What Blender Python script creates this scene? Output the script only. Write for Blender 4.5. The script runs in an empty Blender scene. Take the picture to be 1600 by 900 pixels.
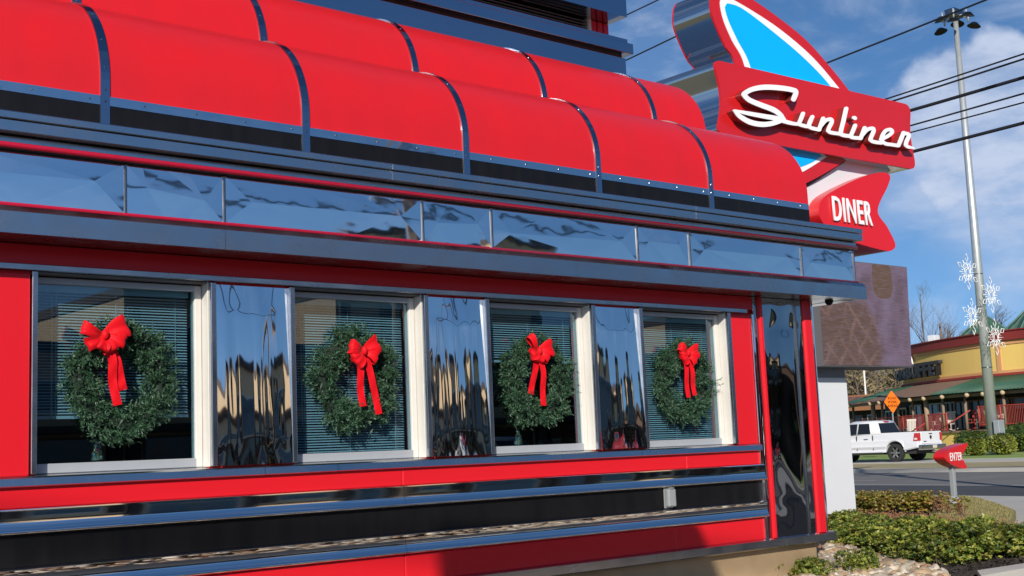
import bpy, bmesh, math, random
import numpy as np
from mathutils import Vector, Matrix, noise as mnoise

# ------------------------------------------------------------------ camera, sky, sun, exposure
SC = bpy.context.scene
COL = SC.collection
EYE = np.array([0.0, -8.0, 1.45])
FPX = 1959.0
def cam_basis():
    y, p, r = (math.radians(a) for a in (40.33, 7.408, -2.397))
    f = np.array([math.sin(y)*math.cos(p), math.cos(y)*math.cos(p), math.sin(p)])
    rt = np.array([math.cos(y), -math.sin(y), 0.0]); up = np.cross(rt, f)
    return rt*math.cos(r)+up*math.sin(r), up*math.cos(r)-rt*math.sin(r), f
CR, CU, CF = cam_basis()
cd = bpy.data.cameras.new('camera'); co = bpy.data.objects.new('camera', cd); COL.objects.link(co)
cd.sensor_width = 36.0; cd.lens = FPX/1600*36; cd.clip_start = 0.1; cd.clip_end = 6000
m = Matrix.Identity(4)
for i in range(3):
    m[i][0] = CR[i]; m[i][1] = CU[i]; m[i][2] = -CF[i]; m[i][3] = EYE[i]
co.matrix_world = m
SC.camera = co

SUN = Vector((-0.95, -1.0, 0.62)).normalized()
EL = math.asin(SUN.z); AZ = math.atan2(SUN.x, SUN.y)
w = bpy.data.worlds.new('World'); SC.world = w; w.use_nodes = True
nt = w.node_tree; N = nt.nodes; L = nt.links; N.clear()
out = N.new('ShaderNodeOutputWorld'); bg = N.new('ShaderNodeBackground'); bg.inputs[1].default_value = 0.075
sky = N.new('ShaderNodeTexSky'); sky.sky_type = 'NISHITA'; sky.sun_disc = False
sky.sun_elevation = EL; sky.sun_rotation = AZ; sky.air_density = 0.9; sky.dust_density = 0.5; sky.ozone_density = 4.0; sky.altitude = 300
tc = N.new('ShaderNodeTexCoord')
def wmath(op, a, b=None, clamp=False):
    n = N.new('ShaderNodeMath'); n.operation = op; n.use_clamp = clamp
    for i, v in enumerate((a, b)):
        if v is None: continue
        if isinstance(v, (int, float)): n.inputs[i].default_value = v
        else: L.new(v, n.inputs[i])
    return n.outputs[0]
def wramp(v, pts):
    n = N.new('ShaderNodeValToRGB'); n.color_ramp.interpolation = 'EASE'
    e = n.color_ramp.elements
    e[0].position, e[0].color = pts[0][0], (pts[0][1],)*3+(1,)
    e[1].position, e[1].color = pts[1][0], (pts[1][1],)*3+(1,)
    L.new(v, n.inputs[0]); return n.outputs[0]
def blob(px, py, r0, r1):       # a bank of cloud standing in one direction of the sky
    d = CF*FPX+CR*(px-800)-CU*(py-450); d = d/np.linalg.norm(d)
    n = N.new('ShaderNodeVectorMath'); n.operation = 'DISTANCE'
    L.new(wp.outputs[0], n.inputs[0]); n.inputs[1].default_value = d
    mr = N.new('ShaderNodeMapRange'); mr.inputs[1].default_value = r0; mr.inputs[2].default_value = r1
    mr.inputs[3].default_value = 1; mr.inputs[4].default_value = 0; mr.interpolation_type = 'SMOOTHSTEP'
    L.new(n.outputs['Value'], mr.inputs[0]); return mr.outputs[0]
wn = N.new('ShaderNodeTexNoise'); wn.inputs['Scale'].default_value = 14; wn.inputs['Detail'].default_value = 8
L.new(tc.outputs['Generated'], wn.inputs['Vector'])
wp = N.new('ShaderNodeVectorMath'); wp.operation = 'MULTIPLY_ADD'; wp.inputs[1].default_value = (0.07,)*3
L.new(wn.outputs['Color'], wp.inputs[0])
wo = N.new('ShaderNodeVectorMath'); wo.operation = 'SUBTRACT'; wo.inputs[1].default_value = (0.035,)*3
L.new(tc.outputs['Generated'], wo.inputs[0]); L.new(wo.outputs[0], wp.inputs[2])
mp = N.new('ShaderNodeMapping'); mp.inputs['Scale'].default_value = (1.0, 1.0, 2.6); L.new(tc.outputs['Generated'], mp.inputs[0])
n1 = N.new('ShaderNodeTexNoise'); n1.inputs['Scale'].default_value = 5.5; n1.inputs['Detail'].default_value = 10; n1.inputs['Roughness'].default_value = 0.58
n1.inputs['Distortion'].default_value = 0.6
L.new(mp.outputs[0], n1.inputs['Vector'])
n2 = N.new('ShaderNodeTexNoise'); n2.inputs['Scale'].default_value = 16; n2.inputs['Detail'].default_value = 8; n2.inputs['Roughness'].default_value = 0.6
L.new(mp.outputs[0], n2.inputs['Vector'])
puff = blob(1545, 200, 0.064, 0.076)
puff2 = blob(1440, 260, 0.02, 0.06)
puff3 = blob(1620, 290, 0.05, 0.10)
left = blob(1035, 110, 0.02, 0.07)
sx = N.new('ShaderNodeSeparateXYZ'); L.new(tc.outputs['Generated'], sx.inputs[0])
north = N.new('ShaderNodeMapRange'); north.inputs[1].default_value = -0.2; north.inputs[2].default_value = 0.4; north.inputs[3].default_value = 0.25; L.new(sx.outputs[1], north.inputs[0])   # thinner cloud towards the sun
thin = wmath('MULTIPLY', wramp(n1.outputs[0], [(0.47, 0.0), (0.80, 0.5)]), north.outputs[0])
base = wmath('MAXIMUM', wmath('MAXIMUM', wmath('MULTIPLY', puff, 0.88), wmath('MULTIPLY', puff2, 0.6)), wmath('MULTIPLY', puff3, 0.65))
base = wmath('MULTIPLY', base, wramp(n2.outputs[0], [(0.3, 0.45), (0.65, 1.0)]))
lf = wmath('MULTIPLY', left, wramp(n2.outputs[0], [(0.35, 0.05), (0.75, 0.6)]))
fac = wmath('MAXIMUM', wmath('MAXIMUM', base, lf), thin, True)
mx = N.new('ShaderNodeMixRGB'); hs = N.new('ShaderNodeHueSaturation'); hs.inputs['Saturation'].default_value = 1.12; hs.inputs['Value'].default_value = 1.15; L.new(sky.outputs[0], hs.inputs['Color'])
L.new(fac, mx.inputs[0]); L.new(hs.outputs[0], mx.inputs[1]); mx.inputs[2].default_value = (6.4, 7.2, 9.0, 1)
up = N.new('ShaderNodeVectorMath'); up.operation = 'ADD'; up.inputs[1].default_value = (0, 0, 0.09); L.new(tc.outputs['Generated'], up.inputs[0])
un = N.new('ShaderNodeVectorMath'); un.operation = 'NORMALIZE'; L.new(up.outputs[0], un.inputs[0]); L.new(un.outputs[0], sky.inputs[0])
L.new(mx.outputs[0], bg.inputs[0]); L.new(bg.outputs[0], out.inputs[0])

sl = bpy.data.lights.new('sun', 'SUN'); sl.energy = 4.2; sl.angle = math.radians(0.53); sl.color = (1.0, 0.93, 0.82)
so = bpy.data.objects.new('sun', sl); COL.objects.link(so); so.rotation_euler = SUN.to_track_quat('Z', 'Y').to_euler()
SC.view_settings.view_transform = 'Standard'; SC.view_settings.look = 'None'
SC.view_settings.exposure = 0.35; SC.view_settings.gamma = 1.0; SC.view_settings.use_curve_mapping = False

# ------------------------------------------------------------------ sizes read off the photograph (a ray through a photo point meets a real plane)
def ray(px, py): return CF*FPX+CR*(px-800)-CU*(py-450)
def on_y(px, py, y): d = ray(px, py); return EYE+d*((y-EYE[1])/d[1])
def on_z(px, py, z): d = ray(px, py); return EYE+d*((z-EYE[2])/d[2])
def far(px, py, dep): d = ray(px, py)/FPX; return EYE+d*dep

# ------------------------------------------------------------------ materials
MATS = {}
def mat(name, color, rough=0.5, metal=0.0, spec=0.5, bump=None, var=None, coat=0.0, emit=None, sheen=0.0, rvar=None, aniso=None):
    """bump=(scale,strength,(sx,sy,sz)), var=(scale,amount,color2,(sx,sy,sz)), rvar=(scale,lo,hi)"""
    if name in MATS: return MATS[name]
    ma = bpy.data.materials.new(name); ma.use_nodes = True; t = ma.node_tree; p = t.nodes['Principled BSDF']
    p.inputs['Base Color'].default_value = (*color, 1); p.inputs['Roughness'].default_value = rough
    p.inputs['Metallic'].default_value = metal; p.inputs['Specular IOR Level'].default_value = spec
    p.inputs['Coat Weight'].default_value = coat; p.inputs['Coat Roughness'].default_value = 0.06
    if sheen: p.inputs['Sheen Weight'].default_value = sheen
    ge = t.nodes.new('ShaderNodeNewGeometry')
    def nz(scale, sc=(1, 1, 1), det=4):
        mpn = t.nodes.new('ShaderNodeMapping'); mpn.inputs['Scale'].default_value = sc
        t.links.new(ge.outputs['Position'], mpn.inputs[0])
        n = t.nodes.new('ShaderNodeTexNoise'); n.inputs['Scale'].default_value = scale; n.inputs['Detail'].default_value = det
        t.links.new(mpn.outputs[0], n.inputs['Vector']); return n.outputs[0]
    if var:
        r = t.nodes.new('ShaderNodeMapRange'); r.inputs[1].default_value = 0.32; r.inputs[2].default_value = 0.68
        r.inputs[4].default_value = var[1]
        t.links.new(nz(var[0], var[3] if len(var) > 3 else (1, 1, 1), 7), r.inputs[0])
        mxn = t.nodes.new('ShaderNodeMixRGB'); mxn.inputs[1].default_value = (*color, 1); mxn.inputs[2].default_value = (*var[2], 1)
        t.links.new(r.outputs[0], mxn.inputs[0]); t.links.new(mxn.outputs[0], p.inputs['Base Color'])
    if rvar:
        r = t.nodes.new('ShaderNodeMapRange'); r.inputs[1].default_value = 0.3; r.inputs[2].default_value = 0.7
        r.inputs[3].default_value = rvar[1]; r.inputs[4].default_value = rvar[2]
        t.links.new(nz(rvar[0]), r.inputs[0]); t.links.new(r.outputs[0], p.inputs['Roughness'])
    if bump:
        b = t.nodes.new('ShaderNodeBump'); b.inputs['Strength'].default_value = bump[1]; b.inputs['Distance'].default_value = bump[3] if len(bump) > 3 else 0.02
        t.links.new(nz(bump[0], bump[2] if len(bump) > 2 else (1, 1, 1), bump[4] if len(bump) > 4 else 4), b.inputs['Height']); t.links.new(b.outputs[0], p.inputs['Normal'])
    if emit:
        p.inputs['Emission Color'].default_value = (*emit[:3], 1); p.inputs['Emission Strength'].default_value = emit[3]
    MATS[name] = ma; return ma
RED = mat('red_enamel', (0.64, 0.011, 0.020), 0.28, coat=0.0, spec=0.4, var=(1.4, 0.35, (0.58, 0.012, 0.02)), bump=(1.1, 0.05, (1, 1, 1), 0.02, 1))
AWN = mat('red_awning', (0.585, 0.0115, 0.017), 0.36, coat=0.10, spec=0.32, var=(2.6, 0.7, (0.52, 0.013, 0.020), (1.6, 2, 0.22)), bump=(2.2, 0.06, (0.5, 1.5, 2.0), 0.02, 2))
SGN = mat('red_sign', (0.56, 0.012, 0.016), 0.33, coat=0.2, var=(2.0, 0.5, (0.50, 0.013, 0.018)))
TUBE = mat('red_tube', (0.45, 0.008, 0.035), 0.25, coat=0.4)
CHR = mat('chrome_polished', (0.82, 0.83, 0.85), 0.035, 1.0, rvar=(3.0, 0.02, 0.06))
CHRW = mat('chrome_wavy', (0.72, 0.74, 0.76), 0.03, 1.0, bump=(3.0, 0.30, (1.6, 1, 0.28), 0.02, 1.0))
FRZ = mat('chrome_quilted', (0.80, 0.82, 0.85), 0.03, 1.0, bump=(3.2, 0.22, (1, 1, 1.4), 0.006, 1.5))
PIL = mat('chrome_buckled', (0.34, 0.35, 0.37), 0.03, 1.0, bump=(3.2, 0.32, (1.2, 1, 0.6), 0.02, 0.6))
STL = mat('dull_steel', (0.54, 0.55, 0.57), 0.20, 1.0, bump=(2.0, 0.08, (0.4, 1, 3), 0.008), rvar=(4.0, 0.16, 0.30), var=(5, 0.5, (0.46, 0.48, 0.51), (0.3, 1, 1)))
SOF = mat('soffit_metal', (0.26, 0.26, 0.27), 0.22, 1.0, rvar=(3, 0.15, 0.35))
BLK = mat('black_band', (0.004, 0.004, 0.005), 0.38, spec=0.3, var=(9, 0.8, (0.009, 0.008, 0.008), (1, 1, 0.2)))
WHT = mat('white_aluminium', (0.64, 0.62, 0.58), 0.45, var=(8, 0.5, (0.57, 0.55, 0.51)))
WHS = mat('white_panel', (0.65, 0.67, 0.71), 0.42, var=(1.5, 0.5, (0.60, 0.62, 0.66)))
LET = mat('white_letter', (0.82, 0.83, 0.86), 0.35)
CYAN = mat('cyan_face', (0.0, 0.42, 0.90), 0.35, coat=0.2, var=(1.2, 0.4, (0.0, 0.39, 0.86)))
SILV = mat('silver_frame', (0.40, 0.42, 0.45), 0.4, 0.25, var=(8, 0.5, (0.36, 0.38, 0.41)))
BLIND = mat('blind_slat', (0.78, 0.80, 0.80), 0.45)
DARKIN = mat('dark_interior', (0.05, 0.047, 0.045), 0.7, var=(2.0, 0.7, (0.02, 0.02, 0.02)))
CONC = mat('foundation_concrete', (0.46, 0.33, 0.19), 0.9, var=(3.5, 0.8, (0.38, 0.26, 0.14)), bump=(60, 0.25, (1, 1, 1), 0.01))
PAVE = mat('pale_concrete', (0.46, 0.44, 0.40), 0.9, var=(0.8, 0.8, (0.38, 0.36, 0.33)), bump=(40, 0.2, (1, 1, 1), 0.01))
ASPH = mat('old_asphalt', (0.13, 0.125, 0.12), 0.9, var=(0.35, 0.9, (0.17, 0.165, 0.155), (0.5, 2.5, 1)), bump=(50, 0.25))
ASPD = mat('dark_asphalt', (0.052, 0.053, 0.056), 0.88, var=(0.6, 0.8, (0.04, 0.04, 0.043)), bump=(50, 0.25))
MULCH = mat('black_mulch', (0.016, 0.013, 0.011), 0.95, var=(30, 1.0, (0.05, 0.038, 0.03)), bump=(55, 0.9, (1, 1, 1), 0.03))
GRASSD = mat('dry_lawn', (0.19, 0.18, 0.055), 0.95, var=(6, 0.9, (0.26, 0.22, 0.09)), bump=(90, 0.6, (1, 1, 1), 0.02))
GRASSG = mat('green_lawn', (0.17, 0.27, 0.045), 0.95, var=(1.6, 0.9, (0.24, 0.30, 0.07)))
VERGE = mat('dry_verge', (0.36, 0.29, 0.17), 0.95, var=(1.0, 0.9, (0.26, 0.24, 0.11)), bump=(30, 0.6, (1, 1, 1), 0.03))
EARTH = mat('open_ground', (0.16, 0.14, 0.08), 0.95, var=(0.05, 0.8, (0.12, 0.13, 0.06)))
GALV = mat('galvanised_steel', (0.50, 0.53, 0.54), 0.45, 0.55, var=(3, 0.7, (0.40, 0.43, 0.44)))
RUB = mat('black_rubber', (0.02, 0.02, 0.02), 0.8)
CABLE = mat('black_cable', (0.012, 0.013, 0.018), 0.6)
PAINTW = mat('white_road_paint', (0.6, 0.6, 0.57), 0.8)

def glass_mat(name, tint, refl=1.0, rough=0.0, bump=None):
    ma = bpy.data.materials.new(name); ma.use_nodes = True; t = ma.node_tree; t.nodes.clear()
    o = t.nodes.new('ShaderNodeOutputMaterial'); mxs = t.nodes.new('ShaderNodeMixShader')
    tr = t.nodes.new('ShaderNodeBsdfTransparent'); tr.inputs[0].default_value = (*tint, 1)
    gl = t.nodes.new('ShaderNodeBsdfGlossy'); gl.inputs['Roughness'].default_value = rough; gl.inputs[0].default_value = (refl, refl, refl, 1)
    g0 = t.nodes.new('ShaderNodeNewGeometry'); dt = t.nodes.new('ShaderNodeVectorMath'); dt.operation = 'DOT_PRODUCT'
    t.links.new(g0.outputs['Incoming'], dt.inputs[0]); t.links.new(g0.outputs['Normal'], dt.inputs[1])
    def m_(op, a, b=None):
        n = t.nodes.new('ShaderNodeMath'); n.operation = op
        for i, v in enumerate((a, b)):
            if v is None: continue
            if isinstance(v, (int, float)): n.inputs[i].default_value = v
            else: t.links.new(v, n.inputs[i])
        return n.outputs[0]
    fr = m_('ADD', m_('MULTIPLY', m_('POWER', m_('SUBTRACT', 1.0, m_('ABSOLUTE', dt.outputs['Value'])), 5.0), 0.9), 0.10)   # the same seen from either side of the pane
    if bump:
        ge = t.nodes.new('ShaderNodeNewGeometry'); n = t.nodes.new('ShaderNodeTexNoise'); n.inputs['Scale'].default_value = bump[0]; n.inputs['Detail'].default_value = 0
        t.links.new(ge.outputs['Position'], n.inputs['Vector']); b = t.nodes.new('ShaderNodeBump'); b.inputs['Strength'].default_value = bump[1]; b.inputs['Distance'].default_value = 0.01
        t.links.new(n.outputs[0], b.inputs['Height']); t.links.new(b.outputs[0], gl.inputs['Normal'])
    t.links.new(fr, mxs.inputs[0]); t.links.new(tr.outputs[0], mxs.inputs[1]); t.links.new(gl.outputs[0], mxs.inputs[2])
    t.links.new(mxs.outputs[0], o.inputs[0]); return ma
GLASS = glass_mat('tinted_glass', (0.60, 0.74, 0.80), 0.95, bump=(1.6, 0.06))
DGLASS = mat('dark_glass', (0.012, 0.014, 0.017), 0.06, spec=0.6)

def leaf_mat(name, c, c2, rough=0.45, trans=0.25):
    ma = mat(name, c, rough, var=(14, 1.0, c2)); p = ma.node_tree.nodes['Principled BSDF']
    t = ma.node_tree; o = [n for n in t.nodes if n.type == 'OUTPUT_MATERIAL'][0]
    tl = t.nodes.new('ShaderNodeBsdfTranslucent'); mxs = t.nodes.new('ShaderNodeMixShader'); mxs.inputs[0].default_value = trans
    tl.inputs[0].default_value = (c2[0]*1.2, c2[1]*1.3, c2[2], 1)
    t.links.new(p.outputs[0], mxs.inputs[1]); t.links.new(tl.outputs[0], mxs.inputs[2]); t.links.new(mxs.outputs[0], o.inputs[0]); return ma
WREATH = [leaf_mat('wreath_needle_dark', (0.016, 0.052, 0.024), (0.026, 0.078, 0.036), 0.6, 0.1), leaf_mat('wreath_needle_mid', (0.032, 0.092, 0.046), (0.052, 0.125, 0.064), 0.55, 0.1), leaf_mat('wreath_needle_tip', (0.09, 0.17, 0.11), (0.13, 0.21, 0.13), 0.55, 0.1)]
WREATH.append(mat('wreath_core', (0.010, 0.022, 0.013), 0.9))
BOX = [leaf_mat('boxwood_green', (0.125, 0.185, 0.026), (0.17, 0.22, 0.035)), leaf_mat('boxwood_light', (0.29, 0.31, 0.05), (0.33, 0.33, 0.065)), leaf_mat('boxwood_dark', (0.05, 0.09, 0.016), (0.075, 0.12, 0.02)), leaf_mat('boxwood_bronze', (0.30, 0.20, 0.06), (0.26, 0.22, 0.06))]
YEL = [leaf_mat('hedge_yellow', (0.34, 0.30, 0.05), (0.27, 0.26, 0.04)), leaf_mat('hedge_gold', (0.40, 0.26, 0.07), (0.33, 0.20, 0.06)), leaf_mat('hedge_olive', (0.15, 0.17, 0.03), (0.11, 0.13, 0.025)), BOX[3]]
DRY = [leaf_mat('dry_leaf', (0.32, 0.16, 0.07), (0.26, 0.12, 0.05), 0.7), leaf_mat('dry_twig', (0.22, 0.12, 0.08), (0.30, 0.16, 0.09), 0.8)]
BARK = mat('bark_grey', (0.15, 0.125, 0.11), 0.9, var=(5, 0.8, (0.10, 0.085, 0.075)))
TWIG = mat('bark_brown', (0.14, 0.105, 0.075), 0.9, var=(0.5, 0.8, (0.10, 0.075, 0.055)))
FABR = mat('velvet_ribbon', (0.66, 0.003, 0.010), 0.6, sheen=0.04, spec=0.2, bump=(30, 0.25, (1, 1, 1), 0.01))

# ------------------------------------------------------------------ mesh helpers
ROOT = {}
def root_of(o):
    while o.parent: o = o.parent
    return o
def obj(name, bm, ma, parent=None, world=True, smooth=False, label=None):
    """one mesh object; with world=True the bmesh is in world coordinates and is moved into its thing's frame"""
    if parent is not None and world:
        loc = ROOT.get(root_of(parent).name)
        if loc is not None: bmesh.ops.translate(bm, verts=bm.verts, vec=-Vector(loc))
    me = bpy.data.meshes.new(name)
    bm.normal_update(); bm.to_mesh(me); bm.free()
    o = bpy.data.objects.new(name, me); COL.objects.link(o)
    for x in (ma if isinstance(ma, (list, tuple)) else [ma]): me.materials.append(x)
    if smooth:
        for p in me.polygons: p.use_smooth = True
        me.set_sharp_from_angle(angle=math.radians(50))
    if parent is not None: o.parent = parent
    if label: o['label'] = label
    return o
def tag(o, label, cat, group=None):
    o['label'] = label; o['category'] = cat
    if group: o['group'] = group
    return o
def struct(name, bm, ma, smooth=False):
    o = obj(name, bm, ma, smooth=smooth); o['kind'] = 'structure'; return o
def thing(name, label, cat, loc=(0, 0, 0), rotz=0.0, group=None, keep=False):
    o = bpy.data.objects.new(name, None); COL.objects.link(o); o.location = loc; o.rotation_euler = (0, 0, rotz); o.empty_display_size = 0.2
    if not keep: ROOT[o.name] = tuple(loc)
    tag(o, label, cat, group); return o
def dup(root, loc, rotz, label, group=None):
    r = root.copy(); COL.objects.link(r); r.location = loc; r.rotation_euler = (0, 0, rotz); r['label'] = label
    if group: r['group'] = group
    for ch in list(root.children):
        c = ch.copy(); COL.objects.link(c); c.parent = r
        for g in list(ch.children):
            d = g.copy(); COL.objects.link(d); d.parent = c
    return r
def B(): return bmesh.new()
def box(bm, x0, x1, y0, y1, z0, z1):
    v = [bm.verts.new(p) for p in ((x0, y0, z0), (x1, y0, z0), (x1, y1, z0), (x0, y1, z0), (x0, y0, z1), (x1, y0, z1), (x1, y1, z1), (x0, y1, z1))]
    for f in ((0, 3, 2, 1), (4, 5, 6, 7), (0, 1, 5, 4), (1, 2, 6, 5), (2, 3, 7, 6), (3, 0, 4, 7)): bm.faces.new([v[i] for i in f])
    return v
def bbox(x0, x1, y0, y1, z0, z1, bev=0.0, seg=2):
    bm = B(); box(bm, x0, x1, y0, y1, z0, z1)
    if bev: bmesh.ops.bevel(bm, geom=bm.edges[:], offset=bev, segments=seg, affect='EDGES', profile=0.5)
    return bm
def tube(bm, pts, rad, n=8, cap=True):
    pts = [Vector(p) for p in pts]; rings = []
    rs = rad if isinstance(rad, (list, tuple)) else [rad]*len(pts)
    for i, p in enumerate(pts):
        d = (pts[min(i+1, len(pts)-1)]-pts[max(i-1, 0)]).normalized()
        a = d.orthogonal().normalized() if abs(d.z) > 0.95 else d.cross(Vector((0, 0, 1))).normalized()
        b = d.cross(a)
        rings.append([bm.verts.new(p+(a*math.cos(t)+b*math.sin(t))*rs[i]) for t in (2*math.pi*k/n for k in range(n))])
    for i in range(len(rings)-1):
        for k in range(n):
            f = bm.faces.new((rings[i][k], rings[i][(k+1) % n], rings[i+1][(k+1) % n], rings[i+1][k])); f.smooth = True
    if cap: bm.faces.new(rings[0][::-1]); bm.faces.new(rings[-1])
def prism(bm, poly, axis, a, b):
    """poly of (u,v) extruded along axis 'x' (u=y,v=z), 'y' (u=x,v=z) or 'z' (u=x,v=y) from a to b"""
    mk = {'x': lambda u, v, t: (t, u, v), 'y': lambda u, v, t: (u, t, v), 'z': lambda u, v, t: (u, v, t)}[axis]
    A = [bm.verts.new(mk(u, v, a)) for u, v in poly]; Bv = [bm.verts.new(mk(u, v, b)) for u, v in poly]
    n = len(poly)
    fs = [bm.faces.new(A), bm.faces.new(Bv[::-1])]
    side = [bm.faces.new((A[i], Bv[i], Bv[(i+1) % n], A[(i+1) % n])) for i in range(n)]
    bmesh.ops.recalc_face_normals(bm, faces=fs+side)
    return fs, side
def sheet(poly, z):
    bm = B(); f = bm.faces.new([bm.verts.new((p[0], p[1], z)) for p in poly]); bm.normal_update()
    if f.normal.z < 0: f.normal_flip()
    return bm
def spline(pts, n=8, closed=False):
    pts = [np.array(p, float) for p in pts]; out = []; m = len(pts)
    rng = range(m if closed else m-1)
    for i in rng:
        p0 = pts[(i-1) % m] if closed or i > 0 else 2*pts[0]-pts[1]; p1 = pts[i]; p2 = pts[(i+1) % m]
        p3 = pts[(i+2) % m] if closed or i+2 < m else 2*pts[-1]-pts[-2]
        for k in range(n):
            t = k/n
            out.append(0.5*((2*p1)+(-p0+p2)*t+(2*p0-5*p1+4*p2-p3)*t*t+(-p0+3*p1-3*p2+p3)*t**3))
    if not closed: out.append(pts[-1])
    return out
def rounded(poly, r, n=5):
    """round the corners of a 2D polygon; r may be a list"""
    out = []; m = len(poly)
    for i in range(m):
        p0, p1, p2 = (np.array(poly[(i+k) % m], float) for k in (-1, 0, 1)); ri = r[i] if isinstance(r, (list, tuple)) else r
        if ri <= 0: out.append(tuple(p1)); continue
        a = (p0-p1)/np.linalg.norm(p0-p1); b = (p2-p1)/np.linalg.norm(p2-p1)
        ri = min(ri, 0.49*np.linalg.norm(p0-p1), 0.49*np.linalg.norm(p2-p1))
        for k in range(n+1):
            t = k/n; out.append(tuple((1-t)**2*(p1+a*ri)+2*t*(1-t)*p1+t*t*(p1+b*ri)))
    return out
def flat_letters(text, sx=1.0, bold=0.0, depth=0.02, bevel=0.0):
    """text as a mesh in the XZ plane, face towards -Y, unit cap height, origin at its centre"""
    cu = bpy.data.curves.new('lettering', 'FONT'); cu.body = text; cu.align_x = 'CENTER'; cu.align_y = 'CENTER'; cu.size = 1.0
    cu.offset = bold; cu.extrude = depth; cu.resolution_u = 3; cu.space_character = 1.12
    o = bpy.data.objects.new('lettering', cu); COL.objects.link(o); bpy.context.view_layer.update()
    me = bpy.data.meshes.new_from_object(o.evaluated_get(bpy.context.evaluated_depsgraph_get()))
    bpy.data.objects.remove(o); bm = B(); bm.from_mesh(me); bpy.data.meshes.remove(me)
    xs = [v.co.x for v in bm.verts]; ys = [v.co.y for v in bm.verts]; h = max(ys)-min(ys); cx = (max(xs)+min(xs))/2; cy = (max(ys)+min(ys))/2
    for v in bm.verts: v.co = Vector(((v.co.x-cx)/h*sx, -v.co.z, (v.co.y-cy)/h))
    return bm
def script_outline(strokes, step=2.5):
    """union of round pen strokes ((points, half widths)) -> closed outlines (marching squares on their distance field)"""
    segs = []
    for pts, hw in strokes:
        sp = spline(pts, 6)
        ws = np.interp(np.linspace(0, 1, len(sp)), np.linspace(0, 1, len(hw)), hw) if isinstance(hw, (list, tuple)) else [hw]*len(sp)
        segs += [(sp[i], sp[i+1], ws[i], ws[i+1]) for i in range(len(sp)-1)]
    allp = np.array([s[0] for s in segs]+[s[1] for s in segs]); lo = allp.min(0)-40; hi = allp.max(0)+40
    gx = np.arange(lo[0], hi[0], step); gy = np.arange(lo[1], hi[1], step); X, Y = np.meshgrid(gx, gy); D = np.full(X.shape, 1e9)
    for a, b, wa, wb in segs:
        ab = b-a; l2 = max(ab@ab, 1e-9); t = np.clip(((X-a[0])*ab[0]+(Y-a[1])*ab[1])/l2, 0, 1)
        D = np.minimum(D, np.hypot(X-a[0]-t*ab[0], Y-a[1]-t*ab[1])-(wa+(wb-wa)*t))
    edges = {}
    def pt(i, j, i2, j2):
        a, b = D[j, i], D[j2, i2]; t = a/(a-b); return (gx[i]+(gx[i2]-gx[i])*t, gy[j]+(gy[j2]-gy[j])*t)
    nxt = {}; pos = {}
    H, W = D.shape; ins = D < 0
    cand = np.argwhere((ins[:-1, :-1].astype(int)+ins[1:, :-1]+ins[:-1, 1:]+ins[1:, 1:]) % 4 > 0)
    for j, i in cand:
        c = [(i, j), (i+1, j), (i+1, j+1), (i, j+1)]; s = [ins[q[1], q[0]] for q in c]
        ent = []
        for k in range(4):
            if s[k] != s[(k+1) % 4]:
                key = tuple(sorted((c[k], c[(k+1) % 4]))); pos[key] = pt(*c[k], *c[(k+1) % 4]); ent.append((key, s[k]))
        outs = [k for k, sk in ent if sk]; inn = [k for k, sk in ent if not sk]
        for a, b in zip(outs, inn): nxt[a] = b
    loops = []
    while nxt:
        k0 = next(iter(nxt)); lp = []; k = k0
        while k in nxt: lp.append(pos[k]); k = nxt.pop(k)
        if len(lp) > 8: loops.append(lp)
    return loops
def fill_outline(loops, depth):
    """closed outlines with holes -> solid with the given half depth, in the XY plane"""
    cu = bpy.data.curves.new('outline', 'CURVE'); cu.dimensions = '2D'; cu.fill_mode = 'BOTH'; cu.extrude = depth
    for lp in loops:
        sp = cu.splines.new('POLY'); sp.points.add(len(lp)-1); sp.use_cyclic_u = True
        for q, p in zip(sp.points, lp): q.co = (p[0], p[1], 0, 1)
    o = bpy.data.objects.new('outline', cu); COL.objects.link(o); bpy.context.view_layer.update()
    me = bpy.data.meshes.new_from_object(o.evaluated_get(bpy.context.evaluated_depsgraph_get()))
    bpy.data.objects.remove(o); bm = B(); bm.from_mesh(me); bpy.data.meshes.remove(me); return bm

# ------------------------------------------------------------------ ground, road, pavement
def road_dir():      # the road runs away from the camera, slightly to the right of the facade's normal
    a = on_z(1331, 771, 0); b = on_z(1600, 774, 0); d = (a-b)[:2]; return d/np.linalg.norm(d)
RD = road_dir(); RN = np.array([RD[1], -RD[0]])       # RN points across the road, away from the diner
R0 = on_z(1600, 774, 0)[:2]
def rp(s, t): return R0+RD*s+RN*t                     # s along the road, t across it
off = lambda px, py: float((on_z(px, py, 0)[:2]-R0)@RN)
T1, T2 = off(1600, 757), off(1600, 735)
bm = B(); box(bm, -2500, 2500, -2500, 2500, -1.2, -0.30); struct('ground', bm, EARTH)
struct('parking_lot', sheet([(-90, -80), (200, -80), (200, -1.6), (-90, -1.6)], -0.05), mat('fresh_asphalt', (0.028, 0.028, 0.030), 0.85, var=(0.6, 0.8, (0.022, 0.022, 0.023)), bump=(50, 0.25)))
struct('road', sheet([rp(-160, 0.0), rp(300, 0.0), rp(300, T2), rp(-160, T2)], -0.04), ASPH)
struct('road_lane', sheet([rp(-160, 0), rp(300, 0), rp(300, T1), rp(-160, T1)], -0.03), ASPD)
for s in range(-40, 120, 12):
    pass
bm = B()
for s in range(-48, 140, 12):
    a, b, c, d = rp(s, T1+3.0), rp(s+3.2, T1+3.0), rp(s+3.2, T1+3.12), rp(s, T1+3.12)
    bm.faces.new([bm.verts.new((*p, -0.026)) for p in (a, b, c, d)])
a = [rp(-160, T1+0.05), rp(300, T1+0.05), rp(300, T1+0.17), rp(-160, T1+0.17)]
bm.faces.new([bm.verts.new((*p, -0.026)) for p in a])
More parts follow.
